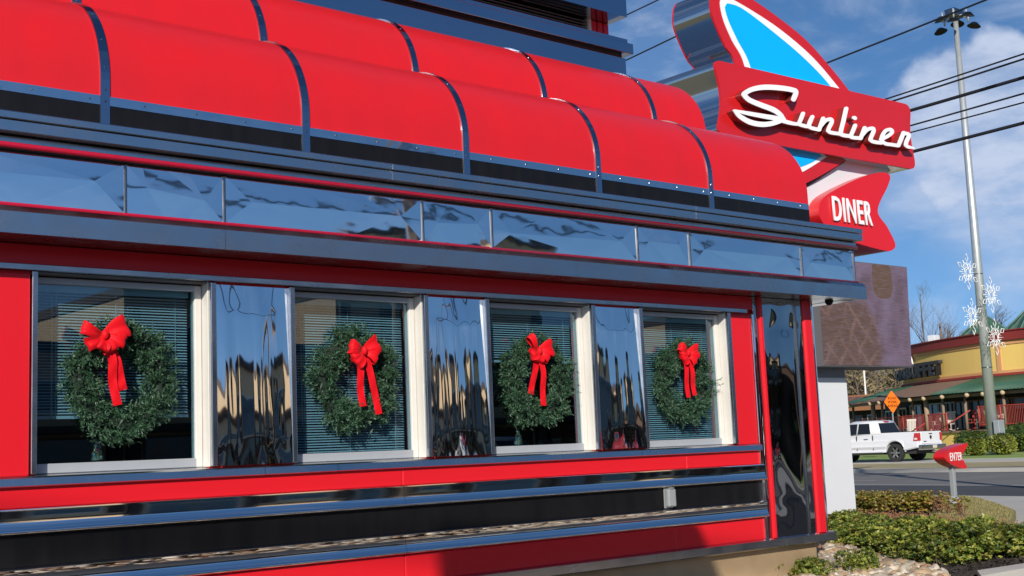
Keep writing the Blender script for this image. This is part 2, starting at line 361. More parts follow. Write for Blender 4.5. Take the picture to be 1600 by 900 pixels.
a = [rp(-160, T2-0.6), rp(300, T2-0.6), rp(300, T2-0.48), rp(-160, T2-0.48)]
bm.faces.new([bm.verts.new((*p, -0.026)) for p in a]); bmesh.ops.recalc_face_normals(bm, faces=bm.faces[:])
for f in bm.faces:
    if f.normal.z < 0: f.normal_flip()
struct('road_markings', bm, PAINTW)
def strip(name, ta, tb, za, zb, ma):
    bm = B(); poly = [rp(-160, ta), rp(300, ta), rp(300, tb), rp(-160, tb)]
    lo = [bm.verts.new((*p, -0.3)) for p in poly]; hi = [bm.verts.new((*p, z)) for p, z in zip(poly, (za, za, zb, zb))]
    bm.faces.new(hi); [bm.faces.new((lo[i], lo[(i+1) % 4], hi[(i+1) % 4], hi[i])) for i in range(4)]
    bmesh.ops.recalc_face_normals(bm, faces=bm.faces[:]); return struct(name, bm, ma)
strip('far_kerb', T2, T2+0.5, 0.10, 0.11, PAVE)
strip('verge', T2+0.5, T2+4.2, 0.12, 0.20, VERGE)
strip('far_pavement', T2+4.2, T2+8.0, 0.22, 0.25, PAVE)
strip('lawn', T2+8.0, T2+40.0, 0.27, 0.33, GRASSG)
strip('far_ground', T2+40.0, T2+900.0, 0.33, 3.0, EARTH)
# near side: concrete apron by the road, planting bed, grass corner
P = lambda *pts: [tuple(on_z(x, y, 0.0)[:2]) for x, y in pts]
edge = [rp(-60, 0), rp(60, 0)]
struct('pavement', sheet([tuple(rp(-60, 0)), tuple(rp(60, 0)), (12, 40), (11.4, 3), P((1320, 790))[0], P((1560, 840))[0], P((1640, 850))[0], tuple(rp(-9, -4.2)), tuple(rp(-60, -4.2))], -0.02), PAVE)
bed = P((930, 925), (1100, 940), (1330, 935), (1534, 899), (1600, 889), (1800, 868), (1800, 845), (1640, 836))
bed += P((1560, 832), (1570, 812), (1560, 803), (1540, 792), (1515, 786), (1470, 783), (1320, 781))
bed += [(18, 14), (10.5, 14), (6, 2.0), (4, -0.1)]
bm = sheet(bed, 0.06); bmesh.ops.triangulate(bm, faces=bm.faces[:])
r = bmesh.ops.extrude_face_region(bm, geom=bm.faces[:]); bmesh.ops.translate(bm, verts=[v for v in r['geom'] if isinstance(v, bmesh.types.BMVert)], vec=(0, 0, -0.14))
bmesh.ops.recalc_face_normals(bm, faces=bm.faces[:]); struct('planting_bed', bm, MULCH)
lawn = P((1440, 786), (1470, 781.5), (1520, 782.5), (1550, 791), (1582, 803), (1587, 811), (1568, 833), (1535, 832), (1500, 828), (1470, 815), (1446, 806), (1440, 796))
bm = B(); prism(bm, [tuple(p) for p in spline(lawn, 4, True)], 'z', -0.05, 0.085); struct('grass_corner', bm, GRASSD)
bm = B(); a_, b_, c_, d_ = P((1528, 903), (1604, 891), (1810, 862), (1810, 872)); e_ = P((1534, 912))[0]
prism(bm, [a_, b_, c_, d_, P((1606, 899))[0], e_], 'z', -0.05, 0.075); struct('bed_kerb', bm, PAVE)

# ------------------------------------------------------------------ the diner
XL, XR = -6.0, 10.96
diner = thing('diner_building', 'red and chrome diner with scalloped red awnings and wreathed windows', 'diner', (2.5, 0, 0))
def xpart(name, poly, x0, x1, ma, parent=diner, smooth=False):
    bm = B(); prism(bm, poly, 'x', x0, x1); return obj(name, bm, ma, parent, smooth=False)
def slab(name, x0, x1, y0, y1, z0, z1, ma, parent=diner, bev=0.0, seg=2): return obj(name, bbox(x0, x1, y0, y1, z0, z1, bev, seg), ma, parent)
WIN = [(2.815, 4.008), (4.68, 5.845), (6.515, 7.68), (8.33, 9.52)]
# shell behind everything
bm = B()
box(bm, XL, XR-0.03, 0.02, 0.25, 0.425, 1.40); box(bm, XL, XR-0.03, 0.02, 0.25, 2.73, 3.60)
xs = [XL]+[v for wq in WIN for v in wq]+[XR-0.03]
for i in range(0, len(xs), 2): box(bm, xs[i], xs[i+1], 0.02, 0.25, 1.40, 2.73)
box(bm, XR-0.28, XR-0.03, 0.25, 14, 0.425, 3.6); box(bm, XL, XL+0.25, 0.25, 14, 0.425, 3.6); box(bm, XL+0.25, XR-0.28, 13.75, 14, 0.425, 3.6)
shell = obj('wall', bm, RED, diner)
slab('roof', XL, XR-0.03, 0.02, 14, 3.602, 3.66, STL)
slab('foundation', XL, 10.78, 0.045, 13.9, -0.25, 0.42, CONC, bev=0.01)
bm = B(); box(bm, XL+0.26, XR-0.29, 0.26, 4.0, 0.50, 0.52); box(bm, XL+0.26, XR-0.29, 4.0, 4.1, 0.52, 3.3); box(bm, XL+0.26, XR-0.29, 0.26, 4.0, 3.3, 3.35)
for k in range(6): box(bm, 1.2+k*1.7, 1.3+k*1.7, 0.7, 2.3, 0.52, 1.55)     # backs of the booths inside
obj('dining_room', bm, DARKIN, diner)
# red enamel panels
def panel(x0, x1, z0, z1): return slab('wall_panel', x0, x1, -0.014, 0.018, z0, z1, RED, bev=0.010, seg=3)
panel(XL, 2.772, 1.42, 2.70); panel(9.575, 9.885, 1.42, 2.70)
for a, b in ((XL, 2.35), (2.353, 5.60), (5.603, 8.82), (8.823, 9.90)): panel(a, b, 1.225, 1.372)
for a, b in ((XL, 2.35), (2.353, 5.60), (5.603, 8.62), (8.623, 9.925)): panel(a, b, 0.495, 0.700)
slab('wall_panel', XL, 9.93, -0.010, 0.018, 2.755, 2.884, RED)
# window sill and header, in lengths
for a, b in ((XL, 1.2), (1.203, 4.40), (4.403, 5.00), (5.003, 8.20), (8.203, 9.90)): xpart('sill', [(-0.056, 1.362), (-0.0475, 1.408), (-0.035, 1.418), (0.10, 1.430), (0.10, 1.355), (-0.045, 1.355)], a, b, STL)
slab('header_strip', XL, 9.83, -0.03, 0.019, 2.716, 2.757, STL, bev=0.004)
# chrome mouldings around the black band
def moulding(z, lip):
    sp = [(0.0, z)]+([(-0.022, z-0.003), (-0.040, z-0.012), (-0.040, z-0.018)] if lip else [(-0.02, z), (-0.034, z-0.004)])
    sp += [(-0.036, z-0.024), (-0.0355, z-0.086)]
    pr = spline([(-0.037, z-0.094), (-0.042, z-0.108), (-0.050, z-0.127), (-0.057, z-0.141), (-0.053, z-0.153), (-0.03, z-0.161), (-0.008, z-0.167)], 6)
    return sp+[tuple(p) for p in pr]+[(0.0, z-0.169)]
for z, lip in ((1.224, False), (0.868, True)):
    mo = None
    for a, b in ((XL, 2.34), (2.3425, 5.595), (5.5975, 9.93)):
        mo = xpart('chrome_moulding', moulding(z, lip), a, b, CHR)
        for p in mo.data.polygons: p.use_smooth = len(p.vertices) == 4
        mo.data.set_sharp_from_angle(angle=math.radians(40))
slab('black_band', XL, 9.93, -0.004, 0.019, 0.869, 1.054, BLK)
xpart('base_trim', [(-0.05, 0.405), (-0.062, 0.415), (-0.062, 0.485), (-0.02, 0.497), (0.06, 0.497), (0.06, 0.405)], XL, 5.2, STL)
xpart('base_trim', [(-0.05, 0.405), (-0.062, 0.415), (-0.062, 0.485), (-0.02, 0.497), (0.06, 0.497), (0.06, 0.405)], 5.203, 8.30, STL)
xpart('base_trim', [(-0.05, 0.405), (-0.062, 0.415), (-0.062, 0.485), (-0.02, 0.497), (0.06, 0.497), (0.06, 0.405)], 8.303, 10.93, STL)
slab('base_trim', 10.935, 10.99, -0.058, 13.9, 0.405, 0.497, STL)
# canopy above the windows: fascia, quilted chrome frieze, cornice
for a, b in ((XL, 0.80), (0.8025, 3.95), (3.9525, 7.2), (7.2025, 10.62), (10.6225, 11.393)):
    xpart('fascia', [(-0.37, 2.884), (-0.37, 3.018), (-0.335, 3.058), (-0.2, 3.06), (-0.2, 2.9), (-0.345, 2.8845)], a, b, STL)
slab('fascia', 11.2, 11.392, -0.19, 13.9, 2.886, 3.056, STL)
slab('soffit', XL, 11.30, -0.335, -0.001, 2.889, 2.90, SOF); slab('soffit', XR+0.002, 11.19, 0.0, 13.9, 2.889, 2.90, SOF)
bm = B(); tube(bm, [(XL, -0.318, 3.069), (11.335, -0.318, 3.069)], 0.014, 8); obj('red_neon_tube', bm, TUBE, diner)
bm = B(); tube(bm, [(XL, -0.335, 3.435), (11.33, -0.335, 3.435)], 0.019, 10); obj('red_neon_tube', bm, TUBE, diner)
frz = slab('frieze', XL, 11.31, -0.262, 13.8, 3.06, 3.425, BLK)
rnd = random.Random(5)
seams = [-5.03, -4.33, -2.64, -1.94, -0.25, 0.45, 1.60-0.69+0.0, 1.60, 3.285, 3.99, 5.673, 6.362, 8.043, 8.737, 10.426, 11.332]
seams = [-4.32, -2.64, -1.95, -0.27, 0.42, 0.91, 1.60, 3.285, 3.99, 5.673, 6.362, 8.043, 8.737, 10.426, 11.332]
for i in range(len(seams)-1):
    x0, x1 = seams[i]+0.007, seams[i+1]-0.007; z0, z1 = 3.085, 3.413; bm = B(); W = x1-x0
    a = 0.14 if W < 0.9 else 0.20
    def V(x, z, d): return bm.verts.new((x, -0.28-d, z))
    zc = (z0+z1)/2; s1 = V(x0+a, zc+rnd.uniform(-.03, .03), 0.006); s2 = V(x1-a, zc+rnd.uniform(-.03, .03), 0.006)
    j = lambda: rnd.uniform(0, 0.0025)
    top = [V(x0+t*W, z1, j()) for t in (0, .16, .38, .62, .84, 1)]; bot = [V(x0+t*W, z0, j()) for t in (0, .16, .38, .62, .84, 1)]
    lm = V(x0, zc, j()); rm = V(x1, zc, j())
    for p, q, s in ((bot[0], lm, s1), (lm, top[0], s1), (top[0], top[1], s1), (top[1], top[2], s1), (bot[1], bot[0], s1), (bot[2], bot[1], s1), (rm, bot[5], s2), (top[5], rm, s2), (top[4], top[5], s2), (top[3], top[4], s2), (bot[5], bot[4], s2), (bot[4], bot[3], s2)): bm.faces.new((p, q, s))
    for fc in ((top[2], top[3], s2), (top[2], s2, s1), (bot[3], bot[2], s1), (bot[3], s1, s2)): bm.faces.new(fc)
    bmesh.ops.recalc_face_normals(bm, faces=bm.faces[:])
    if sum(f.normal.y for f in bm.faces) > 0: bmesh.ops.reverse_faces(bm, faces=bm.faces[:])
    obj('chrome_panel', bm, FRZ, frz)
for s in seams[1:]: obj('joint_strip', bbox(s-0.006, s+0.006, -0.294, -0.265, 3.085, 3.413), SOF, frz)
bm = B(); box(bm, 11.33, 11.336, -0.262, 13.8, 3.085, 3.413); obj('chrome_panel', bm, CHRW, frz)
cor = slab('cornice', XL, 11.33, -0.33, 13.8, 3.452, 3.492, STL, bev=0.003)
slab('shadow_joint', XL, 11.30, -0.32, 13.78, 3.416, 3.50, BLK, cor)
for a, b in ((XL, 1.9), (1.9025, 5.30), (5.3025, 8.7), (8.7025, 11.33)):
    slab('cornice_face', a, b, -0.42, 13.7, 3.500, 3.571, STL, cor, bev=0.004)
    slab('cornice_cap', a, b, -0.428, 13.7, 3.576, 3.626, STL, cor, bev=0.006)
# scalloped awnings
def awn_profile(y0, zb, zc, r, o=0.0, n=22):
    return [(y0-o, zb)]+[(y0+r-(r+o)*math.cos(t), zc+(r+o)*math.sin(t)) for t in (math.pi/2*k/n for k in range(n+1))]
def awning(y0, zb, zc, r, xe, back, ribs):
    pr = awn_profile(y0, zb, zc, r); bm = B()
    prism(bm, pr+[(back, zc+r), (back, zb)], 'x', XL, xe); aw = obj('awning', bm, AWN, diner)
    for p in aw.data.polygons: p.use_smooth = abs(p.normal.x) < 0.5
    aw.data.set_sharp_from_angle(angle=math.radians(40))
    for x in ribs:
        bm = B(); o = awn_profile(y0, zb, zc, r, 0.012); i = awn_profile(y0, zb, zc, r, -0.01)
        prism(bm, o+i[::-1], 'x', x-0.032, x+0.032)
        for t in (0.12, 0.42, 0.8, 1.15, 1.42):
            c = Vector((x, y0+r-(r+0.012)*math.cos(t), zc+(r+0.012)*math.sin(t))); bmesh.ops.create_icosphere(bm, subdivisions=1, radius=0.009, matrix=Matrix.Translation(c))
        for z in ((zb+0.30, zb+0.38) if y0 < 0.1 else ()): bmesh.ops.create_icosphere(bm, subdivisions=1, radius=0.009, matrix=Matrix.Translation((x, y0-0.013, z)))
        obj('rib', bm, STLR, aw)
    return aw
STLR = mat('rib_steel', (0.34, 0.38, 0.46), 0.12, 1.0)
lowr = [3.26-1.54*k for k in range(6, 0, -1)]+[3.26, 4.815, 6.348, 7.876, 9.42]
aw1 = awning(0.0, 3.6, 4.05, 0.72, 11.0, 3.0, lowr)
for a, b in zip([XL]+lowr, lowr+[11.03]): slab('chrome_band', a+0.033, b-0.033, -0.007, 0.0, 3.873, 3.937, mat('chrome_band', (0.62, 0.64, 0.68), 0.05, 1.0, bump=(6, 0.25, (1, 1, 1), 0.006, 1)), aw1)
slab('black_band', XL, 11.003, -0.003, 0.0, 3.601, 3.8725, BLK, aw1)
bm = B()
for x in np.arange(-5.7, 11, 0.385):
    bmesh.ops.create_icosphere(bm, subdivisions=1, radius=0.008, matrix=Matrix.Translation((x, -0.008, 3.905)))
obj('rivets', bm, SOF, aw1)
uppr = [3.37-1.54*k for k in range(5, 0, -1)]+[3.37, 4.92, 6.446, 7.99, 9.54]
aw2 = awning(0.8, 4.5, 4.79, 0.72, 10.35, 6.0, uppr)
# stepped housing on the roof
cab = slab('roof_housing', XL, 9.88, 1.50, 8.0, 5.48, 5.765, STL2 if False else mat('blue_steel', (0.40, 0.45, 0.53), 0.10, 1.0, bump=(2.5, 0.12, (0.5, 1, 1), 0.008, 2)), bev=0.004)
HB = MATS['blue_steel']
slab('base_shadow_gap', XL, 9.80, 1.53, 7.9, 5.45, 5.485, BLK, cab)
slab('ledge', XL, 9.93, 1.42, 8.1, 5.80, 5.92, HB, cab, bev=0.006); slab('ledge', XL, 9.88, 1.455, 8.05, 5.924, 5.975, HB, cab, bev=0.004)
slab('ledge', XL, 9.84, 1.52, 7.9, 5.763, 5.803, mat('bronze_gap', (0.10, 0.06, 0.05), 0.4, 0.6), cab)
bm = B(); box(bm, XL, 9.36, 1.62, 7.6, 5.975, 6.124); obj('louvre', bm, mat('louvre_dark', (0.05, 0.035, 0.035), 0.5), cab)
bm = B()
for k in range(4): 
    z = 5.985+k*0.034; v = box(bm, XL, 9.34, 1.53, 1.60, z, z+0.012)
    for q in v[2:4]+v[6:8]: q.co.z += 0.02
obj('louvre_slats', bm, mat('louvre_slat', (0.16, 0.12, 0.11), 0.4, 0.5), cab)
box_w = slab('louvre_end_trim', 9.34, 9.365, 1.50, 1.62, 5.976, 6.124, WHT, cab)
for k in range(3): slab('red_fin', 9.38+k*0.095, 9.455+k*0.095, 1.51, 7.5, 5.976, 6.124, RED, cab, bev=0.01)
slab('red_fin_backing', 9.37, 9.64, 1.55, 7.5, 5.9765, 6.123, BLK, cab)
hood = bbox(XL, 9.665, 1.24, 7.9, 6.125, 6.62, 0.0); 
bmesh.ops.bevel(hood, geom=[e for e in hood.edges if all(v.co.x > 9 for v in e.verts) and all(v.co.z > 6.5 for v in e.verts)], offset=0.22, segments=6, affect='EDGES')
obj('hood', hood, HB, cab)

# windows
BOTTOMS = (1.80, 1.475, 2.22, 1.475)
def window(i, x0, x1):
    wi = B(); z0, z1 = 1.431, 2.715
    # painted reveal round the opening
    box(wi, x1-0.008, x1, 0.004, 0.10, z0, z1)
    w_ = obj('window', wi, WHT, diner)
    fr = B(); fw = 0.05
    hb = B(); box(hb, x0+0.004, x1-0.008, 0.004, 0.10, z1-0.012, z1); obj('head', hb, mat('shaded_head', (0.12, 0.12, 0.13), 0.6), w_)  # the head's shade is put into this dark grey
    box(fr, x0+0.006, x0+0.022, 0.088, 0.16, z0, z1-0.02); box(fr, x1-fw-0.012, x1-0.012, 0.088, 0.16, z0, z1-0.02)
    box(fr, x0+0.022, x1-fw-0.012, 0.088, 0.16, z1-0.062, z1-0.02); box(fr, x0+0.022, x1-fw-0.012, 0.083, 0.16, z0, z0+0.062)
    bmesh.ops.bevel(fr, geom=fr.edges[:], offset=0.004, segments=1, affect='EDGES'); fo = obj('frame', fr, [SILV, WHT], w_)
    for p in fo.data.polygons: p.material_index = 1 if p.center.x+2.5 > x1-fw-0.02 and p.center.z < z1-0.03 else 0
    ga = B(); box(ga, x0+0.018, x1-fw-0.008, 0.112, 0.116, z0+0.05, z1-0.06); obj('pane', ga, GLASS, w_)
    bl = B(); zb = BOTTOMS[i]; SP = 0.0195; n = int((z1-0.09-zb)/SP)
    r_ = random.Random(i)
    for k in range(n):
        z = z1-0.10-k*SP; q = [(x0+0.05, 0.183, z-0.005), (x1-0.075, 0.183, z-0.005), (x1-0.075, 0.193, z+0.003), (x0+0.05, 0.193, z+0.003), (x1-0.075, 0.204, z+0.007), (x0+0.05, 0.204, z+0.007)]
        dz = r_.uniform(-.0015, .0015); v = [bl.verts.new((a, b, c+dz)) for a, b, c in q]; bl.faces.new((v[0], v[1], v[2], v[3])); bl.faces.new((v[3], v[2], v[4], v[5]))
    box(bl, x0+0.05, x1-0.075, 0.178, 0.212, zb-0.02, zb); box(bl, x0+0.045, x1-0.07, 0.172, 0.218, z1-0.10, z1-0.06)
    for fx in (0.16, 0.5, 0.86):
        xx = x0+(x1-x0)*fx; box(bl, xx-0.002, xx+0.002, 0.178, 0.180, zb, z1-0.1)
    xx = x0+0.16; tube(bl, [(xx, 0.172, z1-0.12), (xx, 0.17, max(zb-0.02, 1.70))], 0.005, 5)
    obj('blind', bl, BLIND, w_)
for i, (a, b) in enumerate(WIN): window(i, a, b)
slab('window_trim', 2.777, 2.814, -0.032, 0.018, 1.431, 2.712, STL, bev=0.004)
slab('window_trim', 9.522, 9.57, -0.032, 0.018, 1.431, 2.712, STL, bev=0.004)
# buckled chrome panels between the windows
def wavy(x0, x1, z0, z1, y, amp, seed, sx=3.0, sz=1.0, nx=40, nz=60, bulge=0.0, lean=0.0):
    bm = B(); g = []
    for jz in range(nz+1):
        row = []
        for ix in range(nx+1):
            u, v = ix/nx, jz/nz; x, z = x0+(x1-x0)*u, z0+(z1-z0)*v
            e = min(1, 6*min(u, 1-u))*min(1, 8*min(v, 1-v))
            d = mnoise.noise((x*sx+seed, seed*1.7, z*sz))*amp*e + bulge*math.sin(math.pi*u)*min(1, 6*v, 6*(1-v))
            row.append(bm.verts.new((x, y-d+lean*(z-z0)-lean*0.5*(z1-z0), z)))
        g.append(row)
    for jz in range(nz):
        for ix in range(nx):
            f = bm.faces.new((g[jz][ix], g[jz][ix+1], g[jz+1][ix+1], g[jz+1][ix])); f.smooth = True
    return bm
for i, (a, b) in enumerate(((4.008, 4.68), (5.845, 6.515), (7.68, 8.33))):
    cp = obj('chrome_panel', wavy(a+0.045, b-0.045, 1.432, 2.70, -0.014, 0.0065, 3.1*i+1, 9.0, 0.55, 60, 50, bulge=0.008, lean=0.036), mat('chrome_thin', (0.80, 0.81, 0.82), 0.025, 1.0, bump=(9.0, 0.16, (1.6, 1, 0.22), 0.006, 1)), diner)
    for x in (a+0.001, b-0.044): obj('edge_trim', bbox(x, x+0.043, -0.032, 0.018, 1.432, 2.708, 0.005), STL, cp)
# chrome corner with red strips
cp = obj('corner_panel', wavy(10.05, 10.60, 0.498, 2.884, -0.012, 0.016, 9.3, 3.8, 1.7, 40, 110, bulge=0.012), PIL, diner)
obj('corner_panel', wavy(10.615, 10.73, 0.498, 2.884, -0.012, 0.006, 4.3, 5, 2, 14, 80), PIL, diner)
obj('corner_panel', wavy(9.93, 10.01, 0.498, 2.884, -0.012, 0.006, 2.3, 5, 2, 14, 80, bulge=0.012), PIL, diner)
slab('joint_strip', 10.6, 10.613, -0.03, 0.018, 0.498, 2.884, SOF)
def half_round(x0, x1, y, d, z0, z1, ma):
    bm = B(); c = (x0+x1)/2; r = (x1-x0)/2
    prism(bm, [(c-r*math.cos(t), y-d*min(1, 1.6*math.sin(t))) for t in (math.pi*k/12 for k in range(13))]+[(x1, 0.018), (x0, 0.018)], 'z', z0, z1); return obj('red_strip', bm, ma, diner)
half_round(10.008, 10.050, -0.01, 0.035, 0.498, 2.884, RED); half_round(10.73, 10.872, -0.01, 0.03, 0.498, 2.884, RED)
bm = B(); prism(bm, [(10.874, -0.01)]+[(10.90+0.06*math.sin(t), 0.04-0.055*math.cos(t)) for t in (math.pi/2*k/8 for k in range(9))]+[(10.96, 0.3), (10.931, 0.3), (10.931, 0.018), (10.874, 0.018)], 'z', 0.498, 2.884)
o = obj('chrome_corner', bm, CHR, diner)
for p in o.data.polygons: p.use_smooth = len(p.vertices) == 4
o.data.set_sharp_from_angle(angle=math.radians(40))
slab('end_trim', 9.888, 9.928, -0.03, 0.018, 0.498, 2.712, CHR, bev=0.006)
slab('side_wall_panel', 10.931, 10.945, 0.31, 13.9, 0.498, 2.884, RED)
# weatherproof outlet on the black band
ob = slab('outlet_box', 8.49, 8.605, -0.022, -0.004, 0.875, 1.06, mat('grey_plastic', (0.20, 0.21, 0.21), 0.35), bev=0.008)
slab('outlet_cover', 8.497, 8.598, -0.070, -0.0225, 0.887, 1.048, mat('clear_plastic', (0.27, 0.29, 0.30), 0.15, coat=0.5, bump=(30, 0.4, (1, 1, 1), 0.01)), ob, bev=0.014)
slab('outlet_latch', 8.53, 8.565, -0.078, -0.02, 1.048, 1.062, MATS['grey_plastic'], ob, bev=0.003)
bm = B(); bmesh.ops.create_uvsphere(bm, u_segments=12, v_segments=8, radius=0.045, matrix=Matrix.Translation((11.1, -0.1, 2.885))); obj('ceiling_camera', bm, BLK, diner, smooth=True)

# ------------------------------------------------------------------ wreaths with red bows, hung on the glass
def foliage(seed, R=0.288, r=0.112, tips=1350):
    rn = random.Random(seed); bm = B(); lay = []
    def blade(p, d, ln, wd, mi):
        s = d.cross(Vector((rn.uniform(-1, 1), rn.uniform(-1, 1), rn.uniform(-1, 1)))).normalized()*wd
        f = bm.faces.new([bm.verts.new(q) for q in (p-s*0.6, p+d*ln*0.6-s, p+d*ln, p+d*ln*0.6+s)]); f.material_index = mi; bm.faces.new
    sprigs = [(rn.uniform(0, 2*math.pi), rn.uniform(0, 2*math.pi), rn.uniform(.75, 1.18), rn.random()) for _ in range(190)]
    for k in range(tips):
        sa, sb_, sr, sm = rn.choice(sprigs); a = sa+rn.gauss(0, .07); b = sb_+rn.gauss(0, .28); rr = r*(0.75+0.35*math.sin(a*5+seed)*rn.random()) * rn.uniform(0.55, 1.05)*sr
        er = Vector((math.cos(a), 0, math.sin(a))); c = er*R
        o = er*math.cos(b)+Vector((0, -1, 0))*math.sin(b); 
        if o.y > 0: o.y *= 0.4
        p = c+o*rr; t = Vector((-math.sin(a), 0, math.cos(a)))
        d = (o*rn.uniform(0.5, 1.1)+t*rn.uniform(-0.2, 1.0)+Vector((rn.uniform(-.5, .5), rn.uniform(-.7, .2), rn.uniform(-.5, .5)))).normalized()
        ln = rn.uniform(0.035, 0.075)*(1.5 if rn.random() < 0.10 else 1)
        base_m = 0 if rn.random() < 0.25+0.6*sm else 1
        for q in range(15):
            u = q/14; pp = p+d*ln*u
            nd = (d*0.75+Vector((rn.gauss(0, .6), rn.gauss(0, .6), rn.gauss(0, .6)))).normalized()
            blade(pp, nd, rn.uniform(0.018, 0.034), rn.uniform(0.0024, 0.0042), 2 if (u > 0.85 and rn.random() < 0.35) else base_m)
    nu = 40
    rg = [[bm.verts.new((math.cos(a)*(R+.042*math.cos(b)), .035*math.sin(b), math.sin(a)*(R+.042*math.cos(b)))) for b in (math.pi*q/3 for q in range(6))] for a in (2*math.pi*k/nu for k in range(nu))]
    for k in range(nu):
        for q in range(6): bm.faces.new((rg[k][q], rg[(k+1) % nu][q], rg[(k+1) % nu][(q+1) % 6], rg[k][(q+1) % 6])).material_index = 3
    for k in range(1100):       # dark inner twigs
        a = rn.uniform(0, 2*math.pi); er = Vector((math.cos(a), 0, math.sin(a))); p = er*(R+rn.gauss(0, r*0.35))+Vector((0, rn.uniform(-.04, .02), 0))
        blade(p, Vector((rn.gauss(0, 1), rn.gauss(0, .5), rn.gauss(0, 1))).normalized(), 0.05, 0.008, 0)
    return bm
def ribbon(bm, pts, wd, across):
    pts = [Vector(p) for p in spline(pts, 6)]; ac = Vector(across); n = len(pts); rows = []
    for i, p in enumerate(pts):
        wv = wd[0]+(wd[1]-wd[0])*i/(n-1) if isinstance(wd, tuple) else wd
        if isinstance(wd, tuple) and len(wd) == 3: wv = wd[0]+(wd[1]-wd[0])*math.sin(math.pi*min(1, i/(n-1)*1.15)) if wd[2] else wv
        d = (pts[min(i+1, n-1)]-pts[max(i-1, 0)]).normalized(); a = (ac-d*ac.dot(d)).normalized()*wv/2; nn = d.cross(a).normalized()
        rows.append([bm.verts.new(p+a*s+nn*0.006*(1-s*s)*math.sin(i*0.9)) for s in (-1, -.5, 0, .5, 1)])
    for i in range(n-1):
        for k in range(4):
            f = bm.faces.new((rows[i][k], rows[i][k+1], rows[i+1][k+1], rows[i+1][k])); f.smooth = True
def bow(parent, at, loops, tails):
    """loops: (dx,dz,width) far ends of ribbon loops; tails: list of point lists, all relative to the knot"""
    bm = B(); K = Vector(at)
    for dx, dz, wd in loops:
        e = Vector((dx, 0, dz)); dl = e.length; u = e/dl; perp = Vector((-u.z, 0, u.x))
        pts = [K, K+u*dl*0.45+Vector((0, -0.045, 0))+perp*0.01, K+u*dl*0.9+Vector((0, -0.05, 0)), K+u*dl+Vector((0, -0.015, 0)), K+u*dl*0.75+Vector((0, 0.01, 0)), K+Vector((0, 0.004, 0))]
        pts = [Vector(p) for p in spline(pts, 7)]; n = len(pts); rows = []
        for i, p in enumerate(pts):
            t = i/(n-1); wv = 0.018+wd*math.sin(math.pi*t)**0.7
            rows.append([bm.verts.new(p+perp*wv*s/2+Vector((0, 0.012*math.cos(s*5+dx*40)*math.sin(math.pi*t), 0))) for s in (-1, -.6, -.2, .2, .6, 1)])
        for i in range(n-1):
            for k in range(5):
                f = bm.faces.new((rows[i][k], rows[i][k+1], rows[i+1][k+1], rows[i+1][k])); f.smooth = True
    b = obj('bow', bm, FABR, parent, world=False)
    bm = B(); bmesh.ops.create_uvsphere(bm, u_segments=12, v_segments=8, radius=0.030, matrix=Matrix.Translation(K+Vector((0, -0.035, 0)))@Matrix.Diagonal((0.85, 0.8, 1.15, 1))); obj('knot', bm, FABR, b, world=False, smooth=True)
    for tl in tails:
        bm = B(); ribbon(bm, [K+Vector(p) for p in tl], 0.062, (1, 0, 0)); obj('tail', bm, FABR, b, world=False)
WB = [   # knot offset from wreath centre, loops, tails
 ((-0.165, -0.115, 0.285), [(-0.15, 0.045, 0.07), (0.15, 0.07, 0.14), (-0.12, -0.07, 0.075), (0.05, -0.11, 0.10), (0.14, -0.045, 0.08), (-0.03, -0.10, 0.08)], [[(0.01, 0.0, -0.03), (0.055, -0.02, -0.16), (0.06, -0.01, -0.30), (0.09, -0.02, -0.46)], [(0.03, 0.01, -0.03), (0.09, 0.0, -0.16), (0.115, 0.0, -0.28), (0.135, 0.0, -0.36)]]),
 ((0.005, -0.115, 0.215), [(-0.125, 0.03, 0.09), (0.13, 0.06, 0.13), (-0.08, -0.10, 0.10), (0.12, -0.055, 0.09), (-0.115, -0.04, 0.08)], [[(-0.015, 0, -0.02), (-0.03, -0.02, -0.16), (-0.03, -0.01, -0.30), (-0.015, -0.02, -0.42)], [(0.03, 0, -0.02), (0.06, -0.02, -0.18), (0.10, -0.01, -0.33), (0.125, -0.02, -0.48)]]),
 ((-0.07, -0.115, 0.235), [(-0.10, 0.13, 0.04), (0.15, 0.035, 0.14), (-0.09, -0.03, 0.09), (0.11, -0.05, 0.10), (-0.02, -0.09, 0.08)], [[(0, 0, -0.02), (-0.03, 0.0, -0.16), (-0.07, 0.01, -0.30), (-0.09, 0.0, -0.36)], [(0.02, 0, -0.02), (0.04, -0.025, -0.18), (0.035, -0.01, -0.33), (0.03, -0.02, -0.46)]]),
 ((-0.055, -0.115, 0.265), [(-0.11, 0.06, 0.06), (0.14, 0.02, 0.13), (-0.08, -0.07, 0.11), (0.10, -0.09, 0.11), (-0.10, -0.01, 0.08)], [[(-0.015, 0, -0.02), (-0.025, -0.02, -0.16), (-0.025, -0.01, -0.30), (-0.02, -0.02, -0.42)], [(0.03, 0, -0.02), (0.045, -0.03, -0.18), (0.06, -0.01, -0.30), (0.07, -0.02, -0.40)]])]
WL = ['green wreath in the leftmost window, bow tilted left of its centre', 'green wreath in the second window, bow right of centre with two spread tails', 'green wreath in the third window, above the half lowered blind', 'green wreath in the window nearest the corner, smallest in view']
WC = [(3.405, 2.03), (5.25, 2.035), (7.09, 2.045), (8.945, 2.035)]
for i in range(4):
    t = thing('wreath', WL[i], 'wreath', (WC[i][0], 0.09, WC[i][1]), 0, 'wreaths hung in the diner windows')
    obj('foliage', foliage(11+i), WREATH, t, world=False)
    bow(t, *WB[i])
